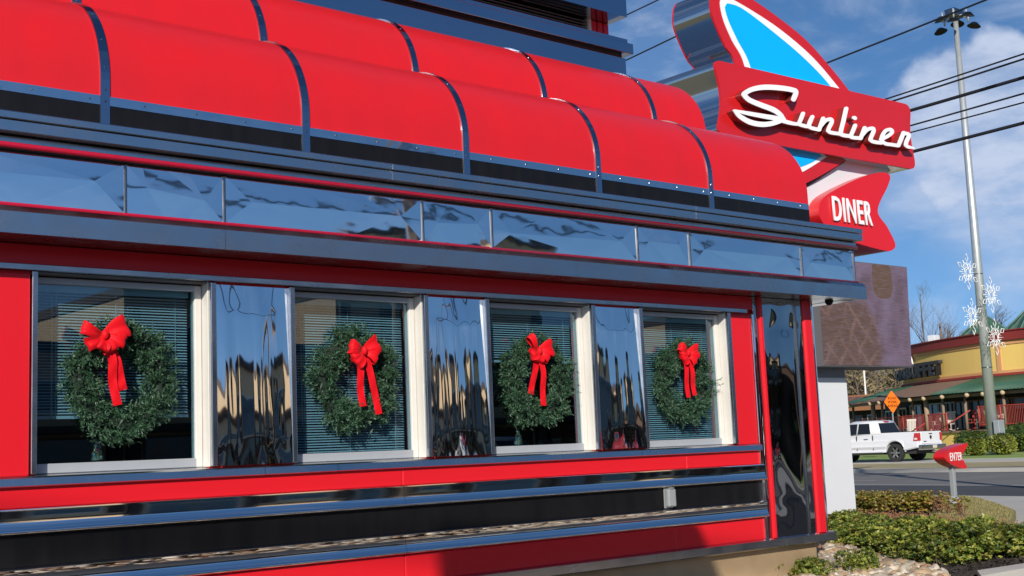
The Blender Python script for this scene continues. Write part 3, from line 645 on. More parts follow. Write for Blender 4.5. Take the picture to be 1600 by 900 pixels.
# little lit-up trees standing on the inner sills
def tiny_tree(x, y, z, h, label):
    t = thing('tabletop_tree', label, 'christmas tree', (x, y, z), 0, 'small trees inside the windows'); rn = random.Random(int(x*100)); bm = B()
    bmesh.ops.create_cone(bm, segments=14, radius1=h*0.24, radius2=0.004, depth=h*0.94, cap_ends=True, matrix=Matrix.Translation((0, 0, h*0.53)))
    for k in range(260):
        u = rn.random(); a = rn.uniform(0, 6.28); rr = h*0.25*(1-u); p = Vector((rr*math.cos(a), rr*math.sin(a), h*(0.06+0.94*u))); d = Vector((math.cos(a), math.sin(a), rn.uniform(-.6, .3))).normalized(); s = d.cross(Vector((0, 0, 1))).normalized()*0.003
        bm.faces.new([bm.verts.new(q) for q in (p-s, p+d*0.022, p+s)])
    obj('foliage', bm, mat('tinsel_green', (0.16, 0.20, 0.10), 0.4, var=(60, 1, (0.35, 0.33, 0.22))), t, world=False)
    mats = [mat('bauble_'+n, c, 0.15, 0.3, coat=0.5) for n, c in (('teal', (0.03, 0.25, 0.30)), ('red', (0.45, 0.03, 0.05)), ('gold', (0.55, 0.35, 0.08)), ('silver', (0.7, 0.7, 0.72)))]
    for mi, ma in enumerate(mats):
        bm = B()
        for k in range(9):
            u = rn.uniform(0, 0.85); a = rn.uniform(0, 6.28); rr = h*0.25*(1-u); bmesh.ops.create_icosphere(bm, subdivisions=2, radius=0.0095, matrix=Matrix.Translation((rr*math.cos(a), rr*math.sin(a), h*(0.06+0.94*u))))
        obj('baubles', bm, ma, t, world=False, smooth=True)
tiny_tree(3.29, 0.20, 1.495, 0.155, 'tiny decorated tree under the wreath of the leftmost window')
tiny_tree(6.96, 0.20, 1.495, 0.15, 'tiny decorated tree under the wreath of the third window')
slab('inner_sill', XL+0.26, XR-0.29, 0.165, 0.60, 1.44, 1.494, mat('inner_sill', (0.05, 0.045, 0.042), 0.4))

# ------------------------------------------------------------------ the roadside pylon sign
pyl = thing('pylon_sign', 'red and cyan fin shaped roadside sign on a white pylon behind the diner', 'sign', (17.0, 4.8, 0.0))
def px_poly(pts, y): return [tuple(on_y(x, z, y)[[0, 2]]) for x, z in pts]
def yprism(name, poly, ya, yb, ma, parent, smooth_side=False):
    bm = B(); prism(bm, poly, 'y', ya, yb); o = obj(name, bm, ma, parent)
    if smooth_side:
        for p in o.data.polygons: p.use_smooth = len(p.vertices) == 4
        o.data.set_sharp_from_angle(angle=math.radians(40))
    return o
SCH = mat('sign_chrome', (0.66, 0.66, 0.68), 0.10, 1.0, bump=(1.2, 0.15, (1, 0.5, 1), 0.02, 1))
FIN = [(1134, -22), (1150, -14), (1177, 0), (1217, 28), (1261, 64), (1300, 108), (1323, 137), (1350, 172), (1362, 205), (1350, 232), (1312, 257), (1262, 285), (1225, 296), (1190, 280), (1166, 200), (1149, 100), (1132, 70), (1113, 24.6), (1110.5, 0), (1116, -18)]
WHB = [(1137, -4), (1170, 14), (1217, 45), (1264.5, 85), (1300, 125), (1325, 160), (1337, 200), (1325, 226), (1293, 244.5), (1253, 269), (1220, 280), (1192, 266), (1180, 200), (1163.4, 104), (1143.6, 64), (1130, 32), (1124.7, 6), (1128, -3)]
CYB = [(1138, 6), (1160.6, 15), (1208, 51), (1255, 91), (1294, 132), (1314, 165), (1322, 198), (1310, 222), (1275.6, 249), (1246.7, 262), (1218, 268), (1198, 250), (1190, 200), (1172, 106), (1151, 62), (1138, 34), (1132, 14), (1133.5, 8)]
YF = 4.14
fp = [tuple(p) for p in spline(px_poly(FIN, YF), 6, True)]
fin = yprism('fin', fp, YF+0.03, YF+0.78, SCH, pyl, True)
yprism('fin_face', fp, YF, YF+0.029, SGN, fin); yprism('fin_back', fp, YF+0.781, YF+0.81, SGN, fin)
yprism('white_border', [tuple(p) for p in spline(px_poly(WHB, YF), 6, True)], YF-0.008, YF-0.001, LET, fin)
yprism('cyan_face', [tuple(p) for p in spline(px_poly(CYB, YF), 6, True)], YF-0.016, YF-0.009, CYAN, fin)
# white shoulder between fin and arrow
yprism('shoulder', [tuple(p) for p in spline(px_poly([(1225, 310), (1262, 292), (1318, 255), (1380, 225), (1400, 250), (1370, 285), (1320, 300), (1280, 325), (1250, 345), (1230, 340)], 4.24), 5, True)], 4.24, 5.0, WHS, pyl)
# name box
NB = px_poly([(1114, 93), (1423, 164.5), (1420.5, 208), (1431.5, 265.5), (1119.5, 210.5), (1129.5, 156)], 4.0)
nbp = rounded(NB, [0.16, 0.22, 0.5, 0.20, 0.20, 0.6], 7)
nb = yprism('name_box', nbp, 4.035, 5.25, SCH, pyl, True)
yprism('name_face', nbp, 3.99, 4.034, SGN, nb); yprism('name_back', nbp, 5.251, 5.29, SGN, nb)
CX = lambda pts: [(1100+x/4.4444, 80+y/4.4444) for x, y in pts]
S_ = [([(624, 335), (640, 285), (612, 268), (520, 254), (420, 250), (340, 263), (288, 290), (284, 308), (318, 340), (400, 375), (485, 408), (535, 446), (552, 482)], [15, 16, 17, 18, 18, 17, 16, 16, 17, 18, 18, 16, 15]),
      ([(212, 412), (250, 452), (320, 492), (400, 508), (470, 502), (530, 484), (556, 470)], [8, 16, 18, 18, 17, 15, 12]),
      ([(212, 412), (310, 432), (420, 452), (500, 466), (570, 490), (630, 504), (665, 505)], [8, 14, 16, 17, 14, 12, 12]),
      ([(690, 432), (676, 470), (664, 505), (690, 516), (724, 520), (742, 480), (755, 455)], 12.5), ([(752, 460), (732, 515), (745, 532), (800, 545)], 12.5),
      ([(830, 466), (816, 505), (802, 545)], 12.5), ([(812, 520), (845, 482), (880, 472), (890, 490), (872, 530), (866, 555), (890, 566), (948, 574)], 12.5),
      ([(990, 398), (972, 480), (952, 565), (965, 582), (1015, 590)], 13), ([(1052, 515), (1034, 560), (1022, 592), (1040, 600), (1088, 604)], 12.5), ([(1044, 462), (1050, 465)], 13),
      ([(1118, 532), (1104, 570), (1090, 605)], 12.5), ([(1098, 585), (1135, 545), (1172, 536), (1180, 555), (1164, 595), (1160, 618), (1185, 630), (1232, 636)], 12.5),
      ([(1232, 612), (1280, 588), (1308, 562), (1296, 544), (1264, 552), (1240, 590), (1238, 622), (1262, 642), (1300, 648), (1345, 655)], 12),
      ([(1388, 566), (1372, 610), (1352, 655)], 12.5), ([(1362, 630), (1388, 575), (1425, 582), (1408, 630), (1406, 655), (1425, 666), (1458, 672)], [12, 12, 12.5, 12.5, 12, 11, 6])]
loops = script_outline(S_)
def script_mesh(y, half):
    lp = [[tuple(on_y(*q, y)[[0, 2]]) for q in CX(l)] for l in loops]
    bm = fill_outline(lp, half)
    for v in bm.verts: v.co = Vector((v.co.x, y-v.co.z+half, v.co.y))
    bmesh.ops.recalc_face_normals(bm, faces=bm.faces[:]); return bm
le = obj('script_lettering', script_mesh(3.835, 0.008), LET, nb)
obj('letter_returns', script_mesh(3.852, 0.0655), mat('letter_return', (0.30, 0.05, 0.05), 0.25, 0.5), nb)
# diner arrow
DN = [(1380, 270), (1388.5, 276), (1385, 291), (1369, 329), (1384, 355), (1396.5, 381), (1392, 391), (1378, 391.5), (1330, 378), (1296, 362), (1280, 342), (1278, 322), (1291, 304), (1333, 282), (1362, 272)]
dnp = [tuple(p) for p in spline(px_poly(DN, 4.05), 6, True)]
ar = yprism('arrow_box', dnp, 4.055, 4.80, SGN, pyl, True); yprism('arrow_face', dnp, 4.02, 4.054, mat('red_arrow', (0.64, 0.010, 0.016), 0.35, coat=0.1), ar)
def place_text(name, text, c, y, hpx, wpx, ma, parent, bold=0.0, depth=0.02, lean=0.0):
    """text standing in the plane y=const, centred on the photo point c"""
    p = on_y(*c, y); h = abs(on_y(c[0], c[1]-hpx/2, y)[2]-on_y(c[0], c[1]+hpx/2, y)[2]); wd = abs(on_y(c[0]+wpx/2, c[1], y)[0]-on_y(c[0]-wpx/2, c[1], y)[0])
    bm = flat_letters(text, 1, bold, depth); xs = [v.co.x for v in bm.verts]; W = max(xs)-min(xs)
    for v in bm.verts: v.co = Vector((p[0]+v.co.x*wd/W, y+v.co.y*h, p[2]+v.co.z*h))
    return obj(name, bm, ma, parent)
place_text('diner_lettering', 'DINER', (1332.3, 330), 3.99, 37, 60, LET, ar, 0.012, 0.025)
# message screen and its white post
c0, c1 = on_y(1416, 417, 4.2), on_y(1425, 574, 4.2)
SCR = bpy.data.materials.new('screen_picture'); SCR.use_nodes = True
t = SCR.node_tree; p_ = t.nodes['Principled BSDF']; p_.inputs['Roughness'].default_value = 0.6; p_.inputs['Specular IOR Level'].default_value = 0.2
g = t.nodes.new('ShaderNodeNewGeometry'); sp = t.nodes.new('ShaderNodeSeparateXYZ'); t.links.new(g.outputs['Position'], sp.inputs[0])
def tm(op, a, b=None, c=None):
    n = t.nodes.new('ShaderNodeMath'); n.operation = op
    for i, v in enumerate((a, b, c)):
        if v is None: continue
        if isinstance(v, (int, float)): n.inputs[i].default_value = v
        else: t.links.new(v, n.inputs[i])
    return n.outputs[0]
nz = t.nodes.new('ShaderNodeTexNoise'); nz.inputs['Scale'].default_value = 2.5; nz.inputs['Detail'].default_value = 5; t.links.new(g.outputs['Position'], nz.inputs['Vector'])
nf = t.nodes.new('ShaderNodeTexNoise'); nf.inputs['Scale'].default_value = 40; mpn = t.nodes.new('ShaderNodeMapping'); mpn.inputs['Scale'].default_value = (0.12, 1, 1.6); t.links.new(g.outputs['Position'], mpn.inputs[0]); t.links.new(mpn.outputs[0], nf.inputs['Vector'])
def ell(cx, cz, rx, rz, s=0.25, ns=0.9):
    a = tm('POWER', tm('ABSOLUTE', tm('DIVIDE', tm('SUBTRACT', sp.outputs[0], cx), rx)), 3); b = tm('POWER', tm('ABSOLUTE', tm('DIVIDE', tm('SUBTRACT', sp.outputs[2], cz), rz)), 3)
    r = t.nodes.new('ShaderNodeMapRange'); r.inputs[1].default_value = 1+s; r.inputs[2].default_value = 1-s; t.links.new(tm('ADD', tm('ADD', a, b), tm('MULTIPLY', tm('SUBTRACT', nz.outputs[0], 0.5), ns)), r.inputs[0]); return r.outputs[0]
qa = on_y(1303, 552, 4.2); qb = on_y(1378, 437, 4.2)
def tmix(f, a, b):
    n = t.nodes.new('ShaderNodeMixRGB')
    for i, v in ((0, f), (1, a), (2, b)):
        if isinstance(v, tuple): n.inputs[i].default_value = (*v, 1)
        else: t.links.new(v, n.inputs[i])
    return n.outputs[0]
rr = t.nodes.new('ShaderNodeMapRange'); rr.inputs[1].default_value = 0.35; rr.inputs[2].default_value = 0.65; t.links.new(nz.outputs[0], rr.inputs[0])
cp_ = tmix(rr.outputs[0], (0.085, 0.055, 0.075), (0.145, 0.105, 0.165)); cp_ = tmix(ell(qb[0], qb[2], 0.30, 0.33, 0.06, 0.15), cp_, (0.095, 0.055, 0.028))
def lattice(sg):
    u = tm('ADD', tm('DIVIDE', tm('ADD', sp.outputs[0], tm('MULTIPLY', sp.outputs[2], sg)), 0.42), tm('MULTIPLY', nz.outputs[0], 1.1))
    r = t.nodes.new('ShaderNodeMapRange'); r.inputs[1].default_value = 0.0; r.inputs[2].default_value = 0.16; r.inputs[3].default_value = 1; r.inputs[4].default_value = 0
    t.links.new(tm('ABSOLUTE', tm('SUBTRACT', tm('FRACT', u), 0.5)), r.inputs[0]); return r.outputs[0]
ed_ = tm('MULTIPLY', tm('MAXIMUM', lattice(0.9), lattice(-0.7)), rr.outputs[0])
br = tmix(ed_, (0.085, 0.048, 0.030), (0.17, 0.10, 0.075))
cp_ = tmix(ell(qa[0], qa[2], 1.33, 0.98), cp_, br)
cp_ = tmix(tm('POWER', nf.outputs[0], 2.6), cp_, (0.22, 0.18, 0.24))
t.links.new(cp_, p_.inputs['Base Color'])
scr = yprism('message_screen', [(c0[0]-2.6, c1[2]), (c1[0], c1[2]), (c0[0]+0.02, c0[2]), (c0[0]-2.6, c0[2])], 4.205, 4.95, mat('screen_case', (0.12, 0.12, 0.13), 0.5), pyl)
yprism('screen_picture', [(c0[0]-2.6, c1[2]+0.015), (c1[0]-0.012, c1[2]+0.015), (c0[0]+0.008, c0[2]-0.015), (c0[0]-2.6, c0[2]-0.015)], 4.195, 4.2045, SCR, scr)
pr_ = on_y(1330, 690, 4.6)
post = obj('post', bbox(pr_[0]-1.15, pr_[0], 4.6, 5.2, -0.2, c1[2]-0.16, 0.006), WHS, pyl)
obj('post_cap', bbox(pr_[0]-1.15, pr_[0]-0.004, 4.62, 5.18, c1[2]-0.158, c1[2]-0.001), mat('post_cap_grey', (0.20, 0.22, 0.26), 0.5), post)

# ------------------------------------------------------------------ small red ENTER arrow at the driveway
ep = on_z(1492, 787, 0.085)
en = thing('enter_sign', 'small red arrow shaped ENTER sign on a short grey post by the driveway', 'sign', (ep[0], ep[1], 0.085))
EN = [(1511, 692.5), (1510.5, 699), (1503, 712), (1507, 722), (1511, 730.5), (1504, 732), (1491, 727.5), (1480, 721), (1475.5, 713.5), (1480, 705), (1494, 697.5)]
ye = ep[1]-0.14
enp = [tuple(p) for p in spline(px_poly(EN, ye), 5, True)]
eb = yprism('arrow_board', enp, ye, ye+0.24, SGN, en, True)
place_text('lettering', 'ENTER', (1493.8, 713.3), ye-0.012, 12.5, 18.5, LET, eb, 0.0, 0.02)
obj('post', bbox(ep[0]-0.045, ep[0]+0.045, ep[1]-0.045, ep[1]+0.045, 0.0, on_y(1490, 722, ye)[2], 0.006), GALV, en)
obj('post_foot', bbox(ep[0]-0.07, ep[0]+0.07, ep[1]-0.07, ep[1]+0.07, 0.0, 0.22, 0.01), mat('foot_grey', (0.40, 0.42, 0.45), 0.6), en)

# ------------------------------------------------------------------ planting: shrubs, hedge, stones
def leaves_mesh(seed, rx, ry, rz, n, size, nm, up=0.6, hollow=0.55, twigs=30, shape=2.0):
    rn = random.Random(seed); bm = B()
    lob = [(Vector((rn.gauss(0, .45)*rx, rn.gauss(0, .45)*ry, rz*rn.uniform(.35, .8))), rn.uniform(.4, .62)) for _ in range(11)]
    for k in range(n):
        c, f = rn.choice(lob); d = Vector((rn.gauss(0, 1), rn.gauss(0, 1), rn.gauss(0.25, 0.9))).normalized(); rad = rn.uniform(hollow, 1.0)**0.7
        p = c+Vector((d.x*rx*f*rad, d.y*ry*f*rad, d.z*rz*f*rad))
        if p.z < 0.02: p.z = rn.uniform(0.02, 0.12)
        a0 = rn.uniform(0, 6.28); mi = rn.choices(range(nm), [4, 4, 2, 0.6][:nm])[0]
        ax = (d*0.6+Vector((0, 0, up))+Vector((rn.gauss(0, .4), rn.gauss(0, .4), rn.gauss(0, .3)))).normalized(); s = ax.orthogonal().normalized(); q = ax.cross(s)
        for j in range(5):        # a rosette of five leaves at each shoot tip
            a = a0+j*1.257+rn.uniform(-.3, .3); o = s*math.cos(a)+q*math.sin(a); dr = (o+ax*rn.uniform(.35, 1.1)).normalized(); sd = dr.cross(ax).normalized(); L_ = size*rn.uniform(.7, 1.25)
            fc = bm.faces.new([bm.verts.new(v) for v in (p, p+dr*L_*.55+sd*L_*.27, p+dr*L_, p+dr*L_*.55-sd*L_*.27)]); fc.material_index = mi
    for k in range(twigs):
        a = rn.uniform(0, 6.28); r_ = rn.uniform(0, .7); tp = Vector((math.cos(a)*rx*r_, math.sin(a)*ry*r_, rz*rn.uniform(.5, .95)))
        nb_ = len(bm.faces); tube(bm, [(rn.gauss(0, .06), rn.gauss(0, .06), 0), tp*0.5+Vector((0, 0, .05)), tp], [0.008, 0.005, 0.002], 4, False); bm.faces.ensure_lookup_table()
        for f in bm.faces[nb_:]: f.material_index = nm
    return bm
def shrub_thing(name, seed, dims, n, size, mats, label, cat, group, **kw):
    t = thing(name, label, cat, (0, 0, 0), 0, group, keep=True)
    obj('foliage', leaves_mesh(seed, *dims, n, size, len(mats), **kw), list(mats)+[TWIG], t, world=False); return t
rs = random.Random(3)
SH = [shrub_thing('boxwood_shrub', 40+k, (0.50, 0.50, 0.50), 900, 0.062, BOX, 'x', 'shrub', 'x') for k in range(3)]
bedpts = [(1335, 848), (1365, 858), (1400, 868), (1435, 878), (1470, 882), (1505, 878), (1540, 871), (1572, 869), (1605, 866), (1640, 864), (1308, 836), (1345, 842), (1380, 846), (1450, 866), (1516, 862)]
for i, (x, y) in enumerate(bedpts):
    p = on_z(x, y, 0.06); k = i % 3; big = 1.0+rs.uniform(-.28, .22)
    lab = 'low green shrub in the dense planting bed right of the white pylon post'
    if i < 3: o = SH[k]; o.location = (p[0], p[1], 0.06); o['label'] = lab; o['group'] = 'low shrubs massed in the planting bed'; o.rotation_euler.z = rs.uniform(0, 6)
    else: o = dup(SH[k], (p[0], p[1], 0.06), rs.uniform(0, 6), lab, 'low shrubs massed in the planting bed')
    o.scale = (big*0.80, big*0.80, (0.62 if 1390 < x < 1530 else 0.54)*big)
SM = [(995, 910, 0.34, 'small yellow green shrub under the wall, furthest left of the foundation row'), (1140, 908, 0.36, 'small dark shrub at the foundation, second from the left in the row'), (1199, 906, 0.42, 'rounded dark green shrub at the foundation, middle of the row'), (1270, 904, 0.36, 'small shrub among the stones just left of the bronze tinged one'), (1338, 897, 0.42, 'small bronze tinged shrub standing in the middle of the river stones')]
for i, (x, y, s, lab) in enumerate(SM[:5]):
    p = on_z(x, y, 0.06); o = dup(SH[(i+1) % 3], (p[0], p[1], 0.06), i*1.7, lab, 'small shrubs along the foundation'); o.scale = (s, s, s)
hd = [shrub_thing('hedge_shrub', 70+k, (0.42, 0.36, 0.50), 700, 0.055, YEL, 'x', 'shrub', 'x', up=1.0) for k in range(2)]
for i, (x, y) in enumerate([(1340, 800), (1362, 800), (1384, 800), (1406, 801), (1427, 802), (1443, 801)]):
    p = on_z(x, y, 0.06); lab = 'yellow tinged clipped shrub in the short hedge row beside the lawn corner'
    if i < 2: o = hd[i]; o.location = (p[0], p[1]-0.1, 0.06); o['label'] = lab; o['group'] = 'clipped yellow hedge row'; o.rotation_euler.z = i
    else: o = dup(hd[i % 2], (p[0], p[1]-0.1, 0.06), i*1.3, lab, 'clipped yellow hedge row')
    o.scale = (1, 0.9, 0.60)
dr0 = shrub_thing('dry_plant', 90, (0.16, 0.16, 0.34), 90, 0.05, DRY, 'x', 'plant', 'x', up=1.0, twigs=14)
for i, (x, y, s, lab) in enumerate([(1465, 803, 0.75, 'withered orange plant beside the end of the yellow hedge'), (1480, 804, 0.45, 'smallest withered plant, between two taller withered ones'), (1501, 808, 0.6, 'withered orange plant on the lawn corner furthest right')]):
    p = on_z(x, y, 0.07)
    if i == 0: o = dr0; o.location = (p[0], p[1], 0.07); o['label'] = lab; o['group'] = 'withered plants by the lawn corner'
    else: o = dup(dr0, (p[0], p[1], 0.07), i, lab, 'withered plants by the lawn corner')
    o.scale = (s, s, s)
# dead leaf litter and low dry ground cover on the mulch
rn = random.Random(8); bm = B()
lit = [on_z(x, y, 0.07) for x, y in ((1395, 808), (1412, 812), (1375, 806), (1350, 803), (1470, 815), (1486, 816), (1440, 812), (1530, 824), (1345, 858), (1330, 878))]
for k in range(2600):
    c = rn.choice(lit); p = Vector((c[0]+rn.gauss(0, .32), c[1]+rn.gauss(0, .32), 0.07+abs(rn.gauss(0, .03)))); d = Vector((rn.gauss(0, 1), rn.gauss(0, 1), rn.gauss(.3, .5))).normalized(); s = d.orthogonal().normalized(); L_ = rn.uniform(.02, .055)
    f = bm.faces.new([bm.verts.new(v) for v in (p, p+d*L_*.5+s*L_*.3, p+d*L_, p+d*L_*.5-s*L_*.3)]); f.material_index = rn.choice((0, 0, 1))
o = obj('leaf_litter', bm, DRY); o['kind'] = 'stuff'; tag(o, 'brown fallen leaves scattered over black mulch in the bed', 'leaf litter')
def inside(q, poly):
    c = False; m = len(poly)
    for i in range(m):
        a, b = poly[i], poly[(i+1) % m]
        if (a[1] > q[1]) != (b[1] > q[1]) and q[0] < (b[0]-a[0])*(q[1]-a[1])/(b[1]-a[1])+a[0]: c = not c
    return c
# mulch chips
bm = B()
bp = [tuple(on_z(x, y, 0.06)[:2]) for x, y in ((1300, 870), (1600, 880), (1600, 840), (1450, 800), (1330, 800), (1300, 830))]
for k in range(9000):
    x, y = rn.uniform(1285, 1640), rn.uniform(800, 899); p = on_z(x, y, 0.062); p = Vector(p); d = Vector((rn.gauss(0, 1), rn.gauss(0, 1), rn.gauss(0, .35))).normalized(); s = d.cross(Vector((0, 0, 1))).normalized(); L_ = rn.uniform(.02, .06)
    if (y < 836 and x > 1440) or not inside((p[0], p[1]), bed): continue
    f = bm.faces.new([bm.verts.new(v) for v in (p-s*L_*.18, p+d*L_-s*L_*.15, p+d*L_+s*L_*.15+Vector((0, 0, .01)), p+s*L_*.18+Vector((0, 0, .012)))])
o = obj('mulch_chips', bm, MULCH); o['kind'] = 'stuff'; tag(o, 'loose black bark mulch covering the planting bed', 'mulch')
# lawn blades on the corner
bm = B(); lp = np.array(lawn); cen = lp.mean(0)
lo, hi = lp.min(0), lp.max(0)
for k in range(30000):
    q = (rn.uniform(lo[0], hi[0]), rn.uniform(lo[1], hi[1]))
    if not inside(q, lawn): continue
    p = Vector((*q, 0.085)); d = Vector((rn.gauss(0, .5), rn.gauss(0, .5), 1)).normalized(); s = Vector((rn.gauss(0, 1), rn.gauss(0, 1), 0)).normalized()*0.005; L_ = rn.uniform(.02, .05)
    f = bm.faces.new([bm.verts.new(v) for v in (p-s, p+s, p+d*L_)]); f.material_index = rn.choice((0, 0, 1))
o = obj('grass', bm, [GRASSD, mat('straw_blade', (0.30, 0.25, 0.11), 0.9)]); o['kind'] = 'stuff'; tag(o, 'short dry grass growing on the lawn corner behind the bed', 'grass')
# river stones
ST = [mat('stone_'+n, c, 0.75, var=(9, 0.8, c2)) for n, c, c2 in (('tan', (0.42, 0.30, 0.18), (0.34, 0.24, 0.15)), ('grey', (0.42, 0.37, 0.29), (0.33, 0.29, 0.23)), ('cream', (0.58, 0.50, 0.39), (0.50, 0.42, 0.32)), ('rust', (0.34, 0.20, 0.11), (0.28, 0.17, 0.10)), ('white', (0.64, 0.58, 0.47), (0.54, 0.48, 0.38)))]
stp = [tuple(on_z(x, y, 0.06)[:2]) for x, y in ((860, 960), (1290, 856), (1312, 856), (1345, 866), (1400, 880), (1440, 888), (1478, 902), (1480, 960))]+[(3.0, -1.0), (3.0, -0.02)]
stp = stp[1:8]+[tuple(on_z(1200, 1000, 0.06)[:2]), (2.5, -1.5), (2.5, -0.02), (10.70, -0.02)]
lp = np.array(stp); lo, hi = lp.min(0), lp.max(0); bm = B(); nst = 0
ico = B(); bmesh.ops.create_icosphere(ico, subdivisions=2, radius=1.0); ico.verts.ensure_lookup_table(); IV = [v.co.copy() for v in ico.verts]; IF = [[v.index for v in f.verts] for f in ico.faces]; ico.free()
for k in range(9000):
    q = (rn.uniform(lo[0], hi[0]), rn.uniform(lo[1], hi[1]))
    if not inside(q, stp) or nst > 1700: continue
    if q[0] < 8 and rn.random() < 0.5: continue
    nst += 1; sz = rn.uniform(.035, .085); M = Matrix.Rotation(rn.uniform(0, 6), 3, 'Z')@Matrix.Rotation(rn.gauss(0, .35), 3, 'X')@Matrix.Diagonal((sz*rn.uniform(1, 1.5), sz, sz*rn.uniform(.5, .75))); sd = rn.uniform(0, 50)
    vs = [bm.verts.new(M@(v*(1+0.22*mnoise.noise(v*1.2+Vector((sd, 0, 0)))))+Vector((*q, 0.06+sz*rn.uniform(0, .55)))) for v in IV]; mi = rn.choices(range(5), [4, 3, 4, 1.5, 2])[0]
    for f in IF:
        fc = bm.faces.new([vs[i] for i in f]); fc.material_index = mi; fc.smooth = True
o = obj('river_stones', bm, ST); o['kind'] = 'stuff'; tag(o, 'rounded tan and grey river stones heaped along the foundation', 'stones')

